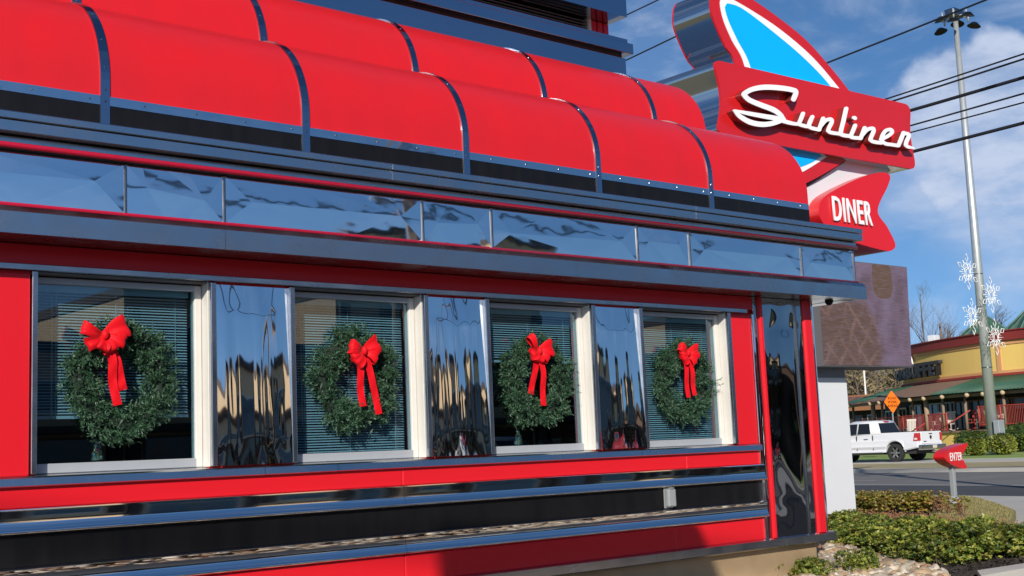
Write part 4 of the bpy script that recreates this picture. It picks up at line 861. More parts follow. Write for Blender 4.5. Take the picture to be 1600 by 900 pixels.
# ------------------------------------------------------------------ vehicles
def make_pickup(name, label, paint, loc, heading, group=None):
    """local frame: +x is the front, z=0 the ground"""
    t = thing(name, label, 'pickup', loc, heading, group, keep=True)
    wr, hw = 0.41, 1.01; xr, xf = 1.25, 4.90
    def arch(xc, r=0.50, n=12): return [(xc+r*math.cos(math.pi*k/n), 0.44+r*math.sin(math.pi*k/n)) for k in range(n+1)]
    prof = [(0.02, 0.62), (xr-0.50, 0.50)]+arch(xr)[::-1]+[(xr+0.50, 0.44), (xf-0.50, 0.44)]+arch(xf)[::-1]+[(xf+0.5, 0.46), (5.80, 0.52), (5.86, 0.75), (5.84, 1.02), (5.70, 1.16), (4.55, 1.24), (2.02, 1.27), (2.00, 1.33), (0.0, 1.33), (0.0, 1.28)]
    bm = B(); prism(bm, prof, 'y', -hw, hw)
    for v in bm.verts:
        if v.co.z > 1.1: v.co.y *= 0.955
        if v.co.z < 0.6: v.co.y *= 0.975
        if v.co.x > 5.5: v.co.y *= 0.93
    bmesh.ops.bevel(bm, geom=[e for e in bm.edges if abs(abs(e.verts[0].co.y)-abs(e.verts[1].co.y)) < 0.1 and abs(e.verts[0].co.y) > .9 and (e.verts[0].co.y*e.verts[1].co.y) > 0], offset=0.035, segments=3, affect='EDGES')
    body = obj('body', bm, paint, t, world=False)
    # cab with sloping screens
    low = [(2.02, 0.93, 1.26), (4.52, 0.93, 1.22)]; up = [(2.30, 0.72, 1.90), (3.70, 0.72, 1.91)]
    bm = B(); v = [bm.verts.new(c) for c in ((2.02, -.955, 1.25), (4.52, -.955, 1.22), (4.52, .955, 1.22), (2.02, .955, 1.25), (2.26, -.74, 1.86), (3.72, -.74, 1.87), (3.72, .74, 1.87), (2.26, .74, 1.86), (2.36, -.60, 1.93), (3.55, -.60, 1.94), (3.55, .60, 1.94), (2.36, .60, 1.93))]
    for f in ((0, 1, 5, 4), (1, 2, 6, 5), (2, 3, 7, 6), (3, 0, 4, 7), (4, 5, 9, 8), (5, 6, 10, 9), (6, 7, 11, 10), (7, 4, 8, 11), (8, 9, 10, 11), (3, 2, 1, 0)): bm.faces.new([v[i] for i in f])
    bmesh.ops.bevel(bm, geom=bm.edges[:], offset=0.03, segments=2, affect='EDGES'); cab_ = obj('cab', bm, paint, t, world=False)
    for p in cab_.data.polygons: p.use_smooth = True
    def quad(name, pts, ma, parent, out=(0, 0, 0), th=0.012):
        bm = B(); o = Vector(out); a = [bm.verts.new(Vector(p)+o) for p in pts]; b = [bm.verts.new(Vector(p)-o*2) for p in pts]
        bm.faces.new(a); bm.faces.new(b[::-1]); [bm.faces.new((a[i], b[i], b[(i+1) % len(a)], a[(i+1) % len(a)])) for i in range(len(a))]
        bmesh.ops.recalc_face_normals(bm, faces=bm.faces[:]); return obj(name, bm, ma, parent, world=False)
    sy = lambda z: 0.955-(z-1.25)*0.215/0.61
    for s in (-1, 1):
        P_ = lambda x, z: (x, s*(sy(z)+0.004), z)
        quad('side_window', [P_(2.52, 1.31), P_(3.22, 1.31), P_(3.22, 1.80), P_(2.66, 1.80)], DGLASS, cab_, (0, s*0.006, 0))
        quad('side_window', [P_(3.30, 1.31), P_(4.25, 1.29), P_(3.80, 1.79), P_(3.30, 1.80)], DGLASS, cab_, (0, s*0.006, 0))
        for k, x in enumerate((2.38, 3.26, 4.40)): obj('door_seam', bbox(x-0.006, x+0.006, s*0.985-0.03, s*0.985+0.024, 0.56, 1.24), RUB, body, world=False)
        obj('door_handle', bbox(2.62, 2.84, min(s*0.96, s*1.03), max(s*0.96, s*1.03), 1.075, 1.105, 0.008), CHR, body, world=False)
        obj('side_sill', bbox(1.9, 4.3, min(s*0.90, s*1.0), max(s*0.90, s*1.0), 0.36, 0.45), RUB, body, world=False)
        m_ = obj('wing_mirror', bbox(4.10, 4.26, min(s*1.0, s*1.22), max(s*1.0, s*1.22), 1.20, 1.42, 0.03), paint, t, world=False)
        quad('tail_light', [(-0.006, s*0.79, 0.92), (-0.006, s*0.965, 0.92), (-0.006, s*0.955, 1.27), (-0.006, s*0.79, 1.27)], mat('tail_light', (0.45, 0.02, 0.02), 0.15, coat=0.6), t, (-0.006, 0, 0))
        quad('tail_light', [(0.0, s*1.0, 0.92), (0.24, s*1.0, 0.92), (0.16, s*0.99, 1.27), (0.0, s*0.985, 1.27)], MATS['tail_light'], t, (0, s*0.015, 0))
        quad('reverse_lamp', [(0.03, s*1.018, 0.97), (0.18, s*1.018, 0.97), (0.17, s*1.013, 1.05), (0.03, s*1.013, 1.05)], mat('lamp_white', (0.7, 0.6, 0.55), 0.2), t, (0, s*0.006, 0))
        obj('head_light', bbox(5.55, 5.86, min(s*0.60, s*0.93), max(s*0.60, s*0.93), 0.88, 1.06, 0.02), mat('lamp_clear', (0.7, 0.72, 0.75), 0.1, coat=0.6), t, world=False)
        for xc in (xr, xf):
            bm = B(); pr = [(wr*0.98, -.12), (wr, -.09), (wr, .09), (wr*0.98, .12), (0.27, .13), (0.25, .10), (0.25, -.10), (0.27, -.13)]
            n = 28; rg = [[bm.verts.new((xc+r*math.cos(a), s*0.87+y, wr+r*math.sin(a))) for r, y in pr] for a in (2*math.pi*k/n for k in range(n))]
            for k in range(n):
                for q in range(len(pr)): bm.faces.new((rg[k][q], rg[k][(q+1) % len(pr)], rg[(k+1) % n][(q+1) % len(pr)], rg[(k+1) % n][q]))
            bmesh.ops.recalc_face_normals(bm, faces=bm.faces[:]); wh = obj('wheel', bm, RUB, t, world=False, smooth=True)
            bm = B(); yo = s*0.955
            for k in range(6):
                a = k*math.pi/3; u = Vector((math.cos(a), 0, math.sin(a))); q = Vector((-math.sin(a), 0, math.cos(a))); c = Vector((xc, yo, wr))
                vs = [bm.verts.new(c+u*r_+q*w_+Vector((0, y_, 0))) for r_, w_, y_ in ((0.04, .05, 0), (0.25, .035, 0), (0.25, -.035, 0), (0.04, -.05, 0))]+[bm.verts.new(c+u*r_+q*w_+Vector((0, -s*0.06, 0))) for r_, w_ in ((0.04, .06), (0.25, .05), (0.25, -.05), (0.04, -.06))]
                for f in ((0, 1, 2, 3), (0, 4, 5, 1), (1, 5, 6, 2), (2, 6, 7, 3), (3, 7, 4, 0)): bm.faces.new([vs[i] for i in f])
            bmesh.ops.create_cone(bm, segments=16, radius1=0.07, radius2=0.06, depth=0.05, cap_ends=True, matrix=Matrix.Translation((xc, yo+s*0.005, wr))@Matrix.Rotation(math.pi/2, 4, 'X'))
            bmesh.ops.recalc_face_normals(bm, faces=bm.faces[:]); obj('rim', bm, CHR, wh, world=False)
            bm = B(); bmesh.ops.create_cone(bm, segments=24, radius1=0.255, radius2=0.255, depth=0.03, cap_ends=True, matrix=Matrix.Translation((xc, s*0.85, wr))@Matrix.Rotation(math.pi/2, 4, 'X')); obj('hub_back', bm, RUB, wh, world=False)
    quad('rear_window', [(2.055, -.78, 1.33), (2.055, .78, 1.33), (2.235, .66, 1.80), (2.235, -.66, 1.80)], DGLASS, cab_, (-0.008, 0, 0.003))
    quad('windscreen', [(4.44, -.84, 1.30), (4.44, .84, 1.30), (3.80, .68, 1.81), (3.80, -.68, 1.81)], DGLASS, cab_, (0.008, 0, 0.008))
    obj('brake_lamp', bbox(2.20, 2.30, -0.16, 0.16, 1.85, 1.895), MATS['tail_light'], cab_, world=False)
    obj('bed_cover', bbox(0.04, 1.99, -0.90, 0.90, 1.325, 1.352, 0.008), RUB, t, world=False)
    tg = obj('tailgate', bbox(-0.03, 0.02, -0.76, 0.76, 0.78, 1.30, 0.012), paint, t, world=False)
    obj('tailgate_handle', bbox(-0.045, -0.02, -0.13, 0.13, 1.20, 1.245, 0.005), RUB, tg, world=False)
    bm = B(); prism(bm, [(-.075, 1.13), (-.085, 1.04), (0, .95), (.085, 1.04), (.075, 1.13), (0, 1.15)], 'x', -0.045, -0.028); obj('emblem', bm, mat('emblem_dark', (0.07, 0.03, 0.035), 0.3, 0.4), tg, world=False)
    obj('badge', bbox(-0.037, -0.028, 0.36, 0.60, 0.86, 0.90), MATS['emblem_dark'], tg, world=False)
    bp = obj('rear_bumper', bbox(-0.22, 0.06, -0.97, 0.97, 0.50, 0.74, 0.04), CHR, t, world=False)
    obj('number_plate', bbox(-0.228, -0.215, -0.16, 0.16, 0.57, 0.71), mat('plate_tan', (0.55, 0.50, 0.40), 0.5), bp, world=False)
    obj('front_bumper', bbox(5.72, 5.98, -0.95, 0.95, 0.48, 0.72, 0.05), CHR, t, world=False)
    obj('grille', bbox(5.80, 5.885, -0.55, 0.55, 0.76, 1.05, 0.02), RUB, t, world=False)
    obj('underbody', bbox(0.3, 5.5, -0.78, 0.78, 0.34, 0.60), RUB, t, world=False)
    bm = B(); tube(bm, [(-0.12, -0.45, 0.42), (0.5, -0.45, 0.42)], 0.035, 10); obj('exhaust', bm, CHR, t, world=False)
    return t
WPAINT = mat('white_car_paint', (0.66, 0.67, 0.70), 0.25, coat=0.6)
GZ = 0.27
tc_ = on_z(1437, 719.5, GZ); th = math.radians(50)
hd_ = np.array([-CR[0]*math.cos(th)+CF[0]*math.sin(th), -CR[1]*math.cos(th)+CF[1]*math.sin(th)]); hd_ /= np.linalg.norm(hd_)
ha = math.atan2(hd_[1], hd_[0]); lf_ = np.array([-hd_[1], hd_[0]])
make_pickup('pickup_truck', 'white crew cab pickup truck crossing behind the white pylon post', WPAINT, (tc_[0]-lf_[0]*1.0, tc_[1]-lf_[1]*1.0, 0.235), ha)
o_ = make_pickup('pickup_truck', 'silver pickup parked across the lot, seen only mirrored in the chrome', mat('silver_paint', (0.3, 0.31, 0.33), 0.3, 0.6, coat=0.6), (24.0, -25, -0.05), math.radians(80))
make_pickup('pickup_truck', 'dark red pickup parked across the lot, seen only mirrored in the chrome', mat('maroon_paint', (0.25, 0.02, 0.03), 0.25, coat=0.6), (33.0, -27, -0.05), math.radians(100))

# ------------------------------------------------------------------ road work sign
p = far(1394, 628, 66); rw = thing('road_work_sign', 'orange diamond ROAD WORK AHEAD sign behind the white truck', 'road sign', (p[0], p[1], 0.27), math.radians(-10))
h_ = p[2]-0.27; hd2 = 0.60
bm = B(); prism(bm, rounded([(0, h_-hd2), (hd2, h_), (0, h_+hd2), (-hd2, h_)], 0.05, 3), 'y', -0.012, 0.012); pl = obj('diamond_board', bm, mat('sign_orange', (0.90, 0.19, 0.01), 0.45), rw, world=False)
for k, s in enumerate(('ROAD', 'WORK', 'AHEAD')):
    bm = flat_letters(s, 1, 0.012, 0.02)
    for v in bm.verts: v.co = Vector((v.co.x*0.15, -0.018+v.co.y*0.05, h_+0.20-k*0.20+v.co.z*0.14))
    obj('lettering', bm, BLK, pl, world=False)
obj('post', bbox(-0.03, 0.03, 0.013, 0.06, 0, h_+0.1), GALV, rw, world=False)

# ------------------------------------------------------------------ tall light pole with floodlights, control box and snowflakes
pb = far(1553, 697, 64); gz = 0.30
pole = thing('light_pole', 'tall galvanised floodlight pole rising between two round bushes', 'light pole', (pb[0], pb[1], gz))
topz = far(1502, 50, 64)[2]-gz+1.75
bm = B(); tube(bm, [(0, 0, 0), (0, 0, topz*0.5), (0, 0, topz)], [0.29, 0.215, 0.13], 18); obj('mast', bm, GALV, pole, world=False)
bm = B()
for zz in (0.19, 0.40, 0.62): tube(bm, [(0, 0, topz*zz-0.02), (0, 0, topz*zz+0.02)], 0.31-0.19*zz, 18)
obj('mast_joint', bm, SOF, pole, world=False)
hd3 = obj('head_frame', bbox(-0.55, 0.45, -0.3, 0.3, topz-0.05, topz+0.35, 0.05), SOF, pole, world=False)
for k in range(6):
    a = k*math.pi/3+0.4; u = Vector((math.cos(a), math.sin(a), 0)); bm = B(); tube(bm, [(0, 0, topz+0.02), u*0.7+Vector((0, 0, topz-0.05))], 0.04, 6); tube(bm, [u*0.7+Vector((0, 0, topz+0.25)), u*0.7+Vector((0, 0, topz-0.3))], 0.05, 6)
    arm = obj('arm', bm, GALV, pole, world=False)
    bm = B(); c = u*(1.0 if k % 2 else 0.8)+Vector((0, 0, topz-0.10-(k % 2)*0.35)); bmesh.ops.create_cone(bm, segments=16, radius1=0.36, radius2=0.15, depth=0.20, cap_ends=True, matrix=Matrix.Translation(c)@Matrix.Rotation(0.25, 4, Vector((-u.y, u.x, 0)))); obj('floodlight', bm, BLK, arm, world=False)
q_ = far(1541, 676, 63.3)
obj('control_box', bbox(-0.45, 0.12, -0.62, -0.32, q_[2]-gz-0.65, q_[2]-gz+0.62, 0.02), GALV, pole, world=False)
def snowflake(px, py, label, hpx=58):
    c = far(px, py, 63.6); r = hpx/1959*63.6/2; ang = math.radians(-4)
    t = thing('snowflake_decoration', label, 'decoration', tuple(c), ang, 'white snowflake decorations on the light pole', keep=True); bm = B(); w_ = 0.016
    for k in range(6):
        a = math.pi/2+k*math.pi/3; u = Vector((math.cos(a), 0, math.sin(a))); q = Vector((-u.z, 0, u.x))
        tube(bm, [u*r*.18, u*r*.62], w_, 5); tube(bm, [u*r*.55, u*r*.75+q*r*.13, u*r*.95, u*r, u*r*.95-q*r*.02, u*r*.75-q*r*.13, u*r*.55], w_, 5)
        for s in (-1, 1): tube(bm, [u*r*.32, u*r*.5+q*s*r*.18], w_, 5)
        b = a+math.pi/6; u2 = Vector((math.cos(b), 0, math.sin(b))); tube(bm, [u2*r*.2, u2*r*.72], w_, 5)
        a2 = a+math.pi/3; tube(bm, [u*r*.3, Vector((math.cos(a2), 0, math.sin(a2)))*r*.3], w_, 5); tube(bm, [u*r*.18, Vector((math.cos(a2), 0, math.sin(a2)))*r*.18], w_, 5)
    obj('light_frame', bm, mat('flake_white', (0.85, 0.85, 0.85), 0.5), t, world=False)
    bm = B(); base = far(1536+(py-420)*0.085+(-9 if px < 1540 else 9), py, 63.8); tube(bm, [(0, 0, 0), Vector(((-1 if px > 1530 else 1)*0.0, 0, 0))+Vector((0, 0, .01))], w_, 5)
    bm.free(); bm = B(); tgt = Matrix.Rotation(-ang, 3, 'Z')@Vector((pb[0]-c[0], pb[1]-c[1], 0)); tube(bm, [(0, 0, r*.2), tgt*0.8+Vector((0, 0, r*.2))], w_, 5); tube(bm, [(0, 0, -r*.2), tgt*0.8+Vector((0, 0, -r*.2))], w_, 5); obj('bracket', bm, MATS['flake_white'], t, world=False)
snowflake(1512, 425, 'white snowflake decoration on the pole, highest of the four')
snowflake(1549, 461, 'white snowflake decoration right of the pole, against the sky')
snowflake(1520, 495, 'white snowflake decoration left of the pole, against the green roof')
snowflake(1556, 527, 'white snowflake decoration low on the pole, against the red cornice')

# ------------------------------------------------------------------ the yellow buffet restaurant
bf = thing('restaurant', 'yellow buffet restaurant with red cornice, green roofs and a railed porch', 'restaurant', tuple(far(1560, 690, 80)*np.array([1, 1, 0])+np.array([0, 0, 0.3])))
CURVE = [(1365, 99.5), (1385, 96), (1405, 92.5), (1425, 89.5), (1460, 86), (1500, 83), (1550, 80), (1600, 78), (1680, 75), (1780, 73)]
def ground_pt(px, dep): q = far(px, 600, dep); return np.array([q[0], q[1]])
cv = np.array([p for p in spline([ground_pt(*c) for c in CURVE], 6)]); cpx = np.array([p[0] for p in spline([np.array([c[0], 0.]) for c in CURVE], 6)])
tan = np.gradient(cv, axis=0); tan /= np.linalg.norm(tan, axis=1)[:, None]; nrm = np.stack([tan[:, 1], -tan[:, 0]], 1)   # towards the viewer
if (nrm[30]@(EYE[:2]-cv[30])) < 0: nrm = -nrm
def at_px(px, o=0.0):
    i = np.interp(px, cpx, np.arange(len(cpx))); f = lambda A: np.array([np.interp(i, np.arange(len(A)), A[:, 0]), np.interp(i, np.arange(len(A)), A[:, 1])])
    return f(cv)+f(nrm)*o, f(tan), f(nrm)
def band(name, z0, z1, o, ma, pa=1412, pb_=1780, parent=bf, depth=0.35, n=40, o1=None):
    bm = B(); rows = []
    for x in np.linspace(pa, pb_, n):
        a, _, nn = at_px(x, o); b, _, _ = at_px(x, o if o1 is None else o1); c = a-nn*depth; d = b-nn*depth
        rows.append([bm.verts.new((*a, z0)), bm.verts.new((*b, z1)), bm.verts.new((*d, z1)), bm.verts.new((*c, z0))])
    for i in range(n-1):
        for k in range(4): bm.faces.new((rows[i][k], rows[i][(k+1) % 4], rows[i+1][(k+1) % 4], rows[i+1][k]))
    bm.faces.new(rows[0]); bm.faces.new(rows[-1][::-1]); bmesh.ops.recalc_face_normals(bm, faces=bm.faces[:]); return obj(name, bm, ma, parent)
YW = mat('yellow_stucco', (0.78, 0.53, 0.15), 0.9, var=(0.6, 0.5, (0.72, 0.48, 0.13))); SAL = mat('salmon_trim', (0.60, 0.30, 0.13), 0.85); DRD = mat('dark_red_cornice', (0.21, 0.022, 0.018), 0.7); DRB = mat('red_trim', (0.28, 0.035, 0.025), 0.7)
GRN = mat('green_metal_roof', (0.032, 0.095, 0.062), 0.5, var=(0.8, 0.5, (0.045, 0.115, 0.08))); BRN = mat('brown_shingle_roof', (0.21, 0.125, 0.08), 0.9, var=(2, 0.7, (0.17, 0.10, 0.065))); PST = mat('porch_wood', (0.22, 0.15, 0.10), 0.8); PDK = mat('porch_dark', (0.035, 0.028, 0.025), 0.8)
RRL = mat('red_railing', (0.36, 0.045, 0.03), 0.6)
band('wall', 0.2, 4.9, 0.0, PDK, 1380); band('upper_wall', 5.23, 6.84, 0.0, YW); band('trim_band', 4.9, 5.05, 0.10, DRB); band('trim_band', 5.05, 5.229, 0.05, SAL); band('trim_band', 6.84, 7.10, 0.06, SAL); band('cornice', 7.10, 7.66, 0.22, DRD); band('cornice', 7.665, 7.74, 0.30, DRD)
band('pilaster', 5.231, 6.838, 0.05, SAL, 1561, 1568, n=3)
bm = B()     # flat roof behind the parapet, and the far side of the house
top = [bm.verts.new((*at_px(x, -0.34)[0], 7.3)) for x in np.linspace(1413, 1780, 16)]; bk = [bm.verts.new((*(at_px(x, -26)[0]), 7.3)) for x in np.linspace(1413, 1780, 16)]
for i in range(15): bm.faces.new((top[i], top[i+1], bk[i+1], bk[i]))
lowv = [bm.verts.new((v.co.x, v.co.y, 0.2)) for v in bk]
for i in range(15): bm.faces.new((bk[i], bk[i+1], lowv[i+1], lowv[i]))
obj('flat_roof', bm, PDK, bf)
# porch: floor, roof sections, posts
band('porch_base', 0.2, 1.45, 3.3, YW, 1412, 1780, depth=3.25); band('porch_floor', 1.452, 1.56, 3.45, PST, 1412, 1780, depth=3.42)
for nme, a, b, ma in (('porch_roof', 1396, 1432, GRN), ('porch_roof', 1432.3, 1532, BRN), ('porch_roof', 1532.3, 1780, GRN)):
    r_ = band(nme, 3.86, 4.86, 4.0, ma, a, b, depth=0.12, n=18, o1=0.12)
    if ma is GRN:
        bm = B()
        for x in np.arange(a+1, b, 4.2): tube(bm, [(*at_px(x, 4.0)[0], 3.885), (*at_px(x, 0.2)[0], 4.87)], 0.035, 4)
        obj('roof_seams', bm, GRN, r_)
band('porch_beam', 3.62, 3.80, 3.6, PST, 1374, depth=0.2)
for x in (1383, 1400, 1432, 1446, 1470, 1492, 1513, 1537, 1562, 1590, 1625, 1660):
    a, tt, nn = at_px(x, 3.3); bm = B(); tube(bm, [(*a, 1.5 if x > 1412 else 0.2), (*a, 3.66)], 0.16 if x in (1513, 1432) else 0.09, 8); obj('porch_post', bm, mat('tan_post', (0.30, 0.21, 0.14), 0.8) if x in (1513, 1432) else PST, bf)
    bm = B(); c = at_px(x+9, 3.9)[0]; bmesh.ops.create_icosphere(bm, subdivisions=2, radius=0.15, matrix=Matrix.Translation((*c, 3.70))); obj('lantern', bm, mat('lantern_tan', (0.45, 0.34, 0.22), 0.6), bf)
for x, z0, z1, hw_, ma in ((1388, 0.9, 3.3, 0.9, WHT), (1409, 0.9, 3.4, 0.9, WHT), (1430, 0.9, 3.5, 0.9, WHT), (1455, 1.6, 3.5, 0.8, GALV), (1478, 1.6, 3.5, 0.9, GALV), (1500, 1.6, 3.5, 0.9, PST), (1528, 1.6, 3.5, 0.9, PST), (1556, 1.6, 3.5, 0.9, PST), (1580, 1.6, 3.5, 0.9, PST), (1604, 1.6, 3.5, 0.9, PST)):
    a, tt, nn = at_px(x, 0.05); ang = math.atan2(tt[1], tt[0]); Mx = Matrix.Translation((*a, 0))@Matrix.Rotation(ang, 4, 'Z')
    bm = B(); sg = -1 if (Mx.to_3x3()@Vector((0, -1, 0))).dot(Vector((*nn, 0))) > 0 else 1
    for q in ((-hw_-.09, -hw_, z0, z1), (hw_, hw_+.09, z0, z1), (-hw_, hw_, z1-.09, z1), (-hw_, hw_, z0, z0+.09), (-.03, .03, z0+.09, z1-.09)): box(bm, q[0], q[1], *sorted((0, sg*0.10)), q[2], q[3])
    bm.transform(Mx); wf = obj('window', bm, ma, bf)
    bm = B(); box(bm, -hw_, hw_, *sorted((0.0, sg*0.04)), z0+.09, z1-.09); bm.transform(Mx); obj('pane', bm, DGLASS, wf)
# railings of the porch
def railing(name, label, a, b, o, z0, z1, n):
    t = thing(name, label, 'railing', (*at_px((a+b)/2, o)[0], z0), 0, 'red railings of the restaurant'); pts = [at_px(x, o)[0] for x in np.linspace(a, b, 14)]
    for zz in (z1, z0+0.08):
        bm = B(); tube(bm, [(*p, zz) for p in pts], 0.04, 6); obj('rail', bm, RRL, t)
    bm = B()
    for x in np.linspace(a, b, n): p = at_px(x, o)[0]; tube(bm, [(*p, z0+0.08), (*p, z1)], 0.016, 4, False)
    obj('baluster_panel', bm, RRL, t)
    for x in np.linspace(a, b, max(3, n//14)): p = at_px(x, o)[0]; bm = B(); tube(bm, [(*p, z0), (*p, z1+0.06)], 0.05, 6); obj('rail_post', bm, RRL, t)
railing('porch_railing', 'long red railing along the restaurant porch left of the light pole', 1413, 1541, 3.35, 1.56, 2.66, 76)
railing('porch_railing', 'red railing of the higher porch at the right edge', 1577, 1660, 3.35, 1.75, 2.95, 40)
st = thing('stair_rail', 'red stair handrail sloping down in front of the yellow porch base', 'handrail', (*at_px(1500, 4.6)[0], 0.3), 0, 'red railings of the restaurant')
for px0, z0, px1, z1 in ((1478, 0.75, 1530, 2.1), (1478, 0.35, 1525, 1.35), (1545, 1.5, 1580, 2.75)):
    bm = B(); tube(bm, [(*at_px(px0, 4.6)[0], z0), (*at_px(px1, 4.4)[0], z1)], 0.04, 6); obj('rail', bm, RRL, st)
for x, z in ((1484, 1.0), (1490, 1.05), (1507, 1.45), (1522, 1.9)):
    bm = B(); tube(bm, [(*at_px(x, 4.6)[0], 0.3), (*at_px(x, 4.6)[0], z)], 0.04, 6); obj('post', bm, RRL, st)
# rocking chairs on the porch
CHW = mat('chair_white', (0.62, 0.56, 0.50), 0.6); CHB = mat('chair_green', (0.06, 0.10, 0.08), 0.6); CHR_ = mat('chair_red', (0.38, 0.05, 0.04), 0.6)
def rocking_chair(px, o, z, ma, label, rz):
    p = at_px(px, o)[0]; t = thing('rocking_chair', label, 'rocking chair', (*p, z), rz, 'rocking chairs on the restaurant porch', keep=True)
    bm = B(); box(bm, -.3, .3, -.28, .28, .42, .46); obj('seat', bm, ma, t, world=False)
    bm = B()
    for k in range(6): v = box(bm, -.29+k*.1, -.22+k*.1, .26, .29, .46, 1.2)
    box(bm, -.32, .32, .255, .295, 1.14, 1.24)
    for v in bm.verts: v.co.y += (v.co.z-.46)*.22
    obj('backrest', bm, ma, t, world=False)
    for s in (-1, 1):
        bm = B(); box(bm, s*.31-.03, s*.31+.03, -.3, .36, .64, .67); obj('armrest', bm, ma, t, world=False)
        bm = B(); tube(bm, [(s*.3, -.42, .12), (s*.3, -.2, .04), (s*.3, .1, .03), (s*.3, .4, .08), (s*.3, .58, .16)], .03, 5); obj('rocker', bm, ma, t, world=False)
        for y in (-.26, .26): bm = B(); tube(bm, [(s*.3, y, .05), (s*.3, y, .65)], .03, 5); obj('leg', bm, ma, t, world=False)
fa = math.atan2(nrm[40][1], nrm[40][0])+math.pi/2
rocking_chair(1499, 4.0, 1.2, CHW, 'low pale rocking chair left of the stair behind the red balusters', fa+0.3)
rocking_chair(1516, 3.0, 1.57, CHW, 'pale slatted rocking chair just left of the light pole', fa-0.4)
rocking_chair(1530, 2.6, 1.57, CHW, 'whitish rocking chair close behind the light pole', fa+0.1)
rocking_chair(1563, 2.8, 1.57, CHR_, 'red rocking chair right of the light pole', fa)
rocking_chair(1576, 3.0, 1.57, CHB, 'dark green rocking chair by the step of the higher porch', fa+0.5)
rocking_chair(1593, 2.6, 1.76, CHW, 'white rocking chair on the higher porch at the right edge', fa-0.2)
# lettering on the restaurant
def curve_text(name, text, pxa, pxb, z0, z1, o, depth, ma, bold=0.03, thick=None):
    n = len(text); r_ = []
    for i, ch in enumerate(text):
        x = pxa+(pxb-pxa)*(i+0.5)/n; a, tt, nn = at_px(x, o); wdt = np.linalg.norm(at_px(pxa+(pxb-pxa)*(i+1)/n)[0]-at_px(pxa+(pxb-pxa)*i/n)[0])*0.92
        bm = flat_letters(ch, 1, bold, 0.1); xs = [v.co.x for v in bm.verts]; W = max(xs)-min(xs); e = Vector((*(tt if tt@CR[:2] > 0 else -tt), 0)); nv = Vector((*nn, 0))
        for v in bm.verts: v.co = Vector((*a, 0))+e*(v.co.x*wdt/W)+nv*(-v.co.y/0.2*depth)+Vector((0, 0, (z0+z1)/2+v.co.z*(z1-z0)))
        bmesh.ops.recalc_face_normals(bm, faces=bm.faces[:]); obj(name, bm, ma, bf)
curve_text('letter', 'BUFFET', 1425, 1479, 5.35, 6.35, 0.30, 0.30, mat('letter_black', (0.03, 0.03, 0.033), 0.6), 0.05)
curve_text('letter', 'UN', 1409, 1424, 5.35, 6.1, 0.30, 0.30, MATS['letter_black'], 0.05)
curve_text('letter', 'A', 1427, 1435, 6.35, 7.05, 0.25, 0.10, LET, 0.03)
# green pyramid roofs and the plant on the roof
def pyramid(apex_px, apex_py, dep, half, label):
    c = far(apex_px, apex_py, dep); bm = B(); z0 = 7.2; a0 = math.radians(5); base = [bm.verts.new((c[0]+half*1.414*math.cos(a0+k*math.pi/2), c[1]+half*1.414*math.sin(a0+k*math.pi/2), z0)) for k in range(4)]; ap = bm.verts.new(c)
    for k in range(4): bm.faces.new((base[k], base[(k+1) % 4], ap))
    bm.faces.new(base[::-1]); bmesh.ops.recalc_face_normals(bm, faces=bm.faces[:]); r_ = obj('pyramid_roof', bm, GRN, bf); bm = B()
    for k in range(4): tube(bm, [base_ for base_ in (Vector((c[0]+half*1.414*math.cos(a0+k*math.pi/2), c[1]+half*1.414*math.sin(a0+k*math.pi/2), z0)), Vector(c))], 0.07, 5)
    for k in range(4):
        p0 = Vector((c[0]+half*1.414*math.cos(a0+k*math.pi/2), c[1]+half*1.414*math.sin(a0+k*math.pi/2), z0)); p1 = Vector((c[0]+half*1.414*math.cos(a0+(k+1)*math.pi/2), c[1]+half*1.414*math.sin(a0+(k+1)*math.pi/2), z0))
        for q in np.linspace(0.1, 0.9, 9): e = p0.lerp(p1, q); f_ = 1-abs(q-0.5)*2; tube(bm, [e, e.lerp(Vector(c), f_*0.98)], 0.03, 4)
    obj('ridge', bm, mat('pale_ridge', (0.09, 0.17, 0.12), 0.5), r_)
pyramid(1536, 491, 96, 2.9, ''); pyramid(1612, 474, 94, 3.1, '')
p = far(1459, 531, 92); obj('rooftop_unit', bbox(p[0]-0.35, p[0]+0.35, p[1]-0.3, p[1]+0.3, 7.301, p[2]+0.33, 0.03), WHS, bf)
# neighbour with a copper coloured roof
p0, p1 = far(1318, 640, 104), far(1398, 640, 101)
cb = thing('low_building', 'low dark building with a copper coloured metal roof left of the restaurant', 'building', (p0[0], p0[1], 0.3)); d = np.array([p1[0]-p0[0], p1[1]-p0[1]]); ln = np.linalg.norm(d); d /= ln; nv = np.array([d[1], -d[0]]); nv = nv if nv@(EYE[:2]-p0[:2]) > 0 else -nv
def obox(name, a, b, o0, o1, z0, z1, ma, parent, slope=0.0):
    bm = B(); q = [p0[:2]+d*a+nv*o1, p0[:2]+d*b+nv*o1, p0[:2]+d*b+nv*o0, p0[:2]+d*a+nv*o0]; v = [bm.verts.new((*c, z0+(slope if i > 1 else 0))) for i, c in enumerate(q)]+[bm.verts.new((*c, z1+(slope if i > 1 else 0))) for i, c in enumerate(q)]
    for f in ((0, 3, 2, 1), (4, 5, 6, 7), (0, 1, 5, 4), (1, 2, 6, 5), (2, 3, 7, 6), (3, 0, 4, 7)): bm.faces.new([v[i] for i in f])
    bmesh.ops.recalc_face_normals(bm, faces=bm.faces[:]); return obj(name, bm, ma, parent)
obox('wall', -14, ln, -6, 0, 0.2, 4.0, PDK, cb); COP = mat('copper_roof', (0.34, 0.15, 0.07), 0.5, 0.3); rf = obox('roof', -14, ln+0.5, -3, 1.0, 3.65, 3.85, mat('purple_brown_roof', (0.12, 0.075, 0.08), 0.5), cb, 1.0)
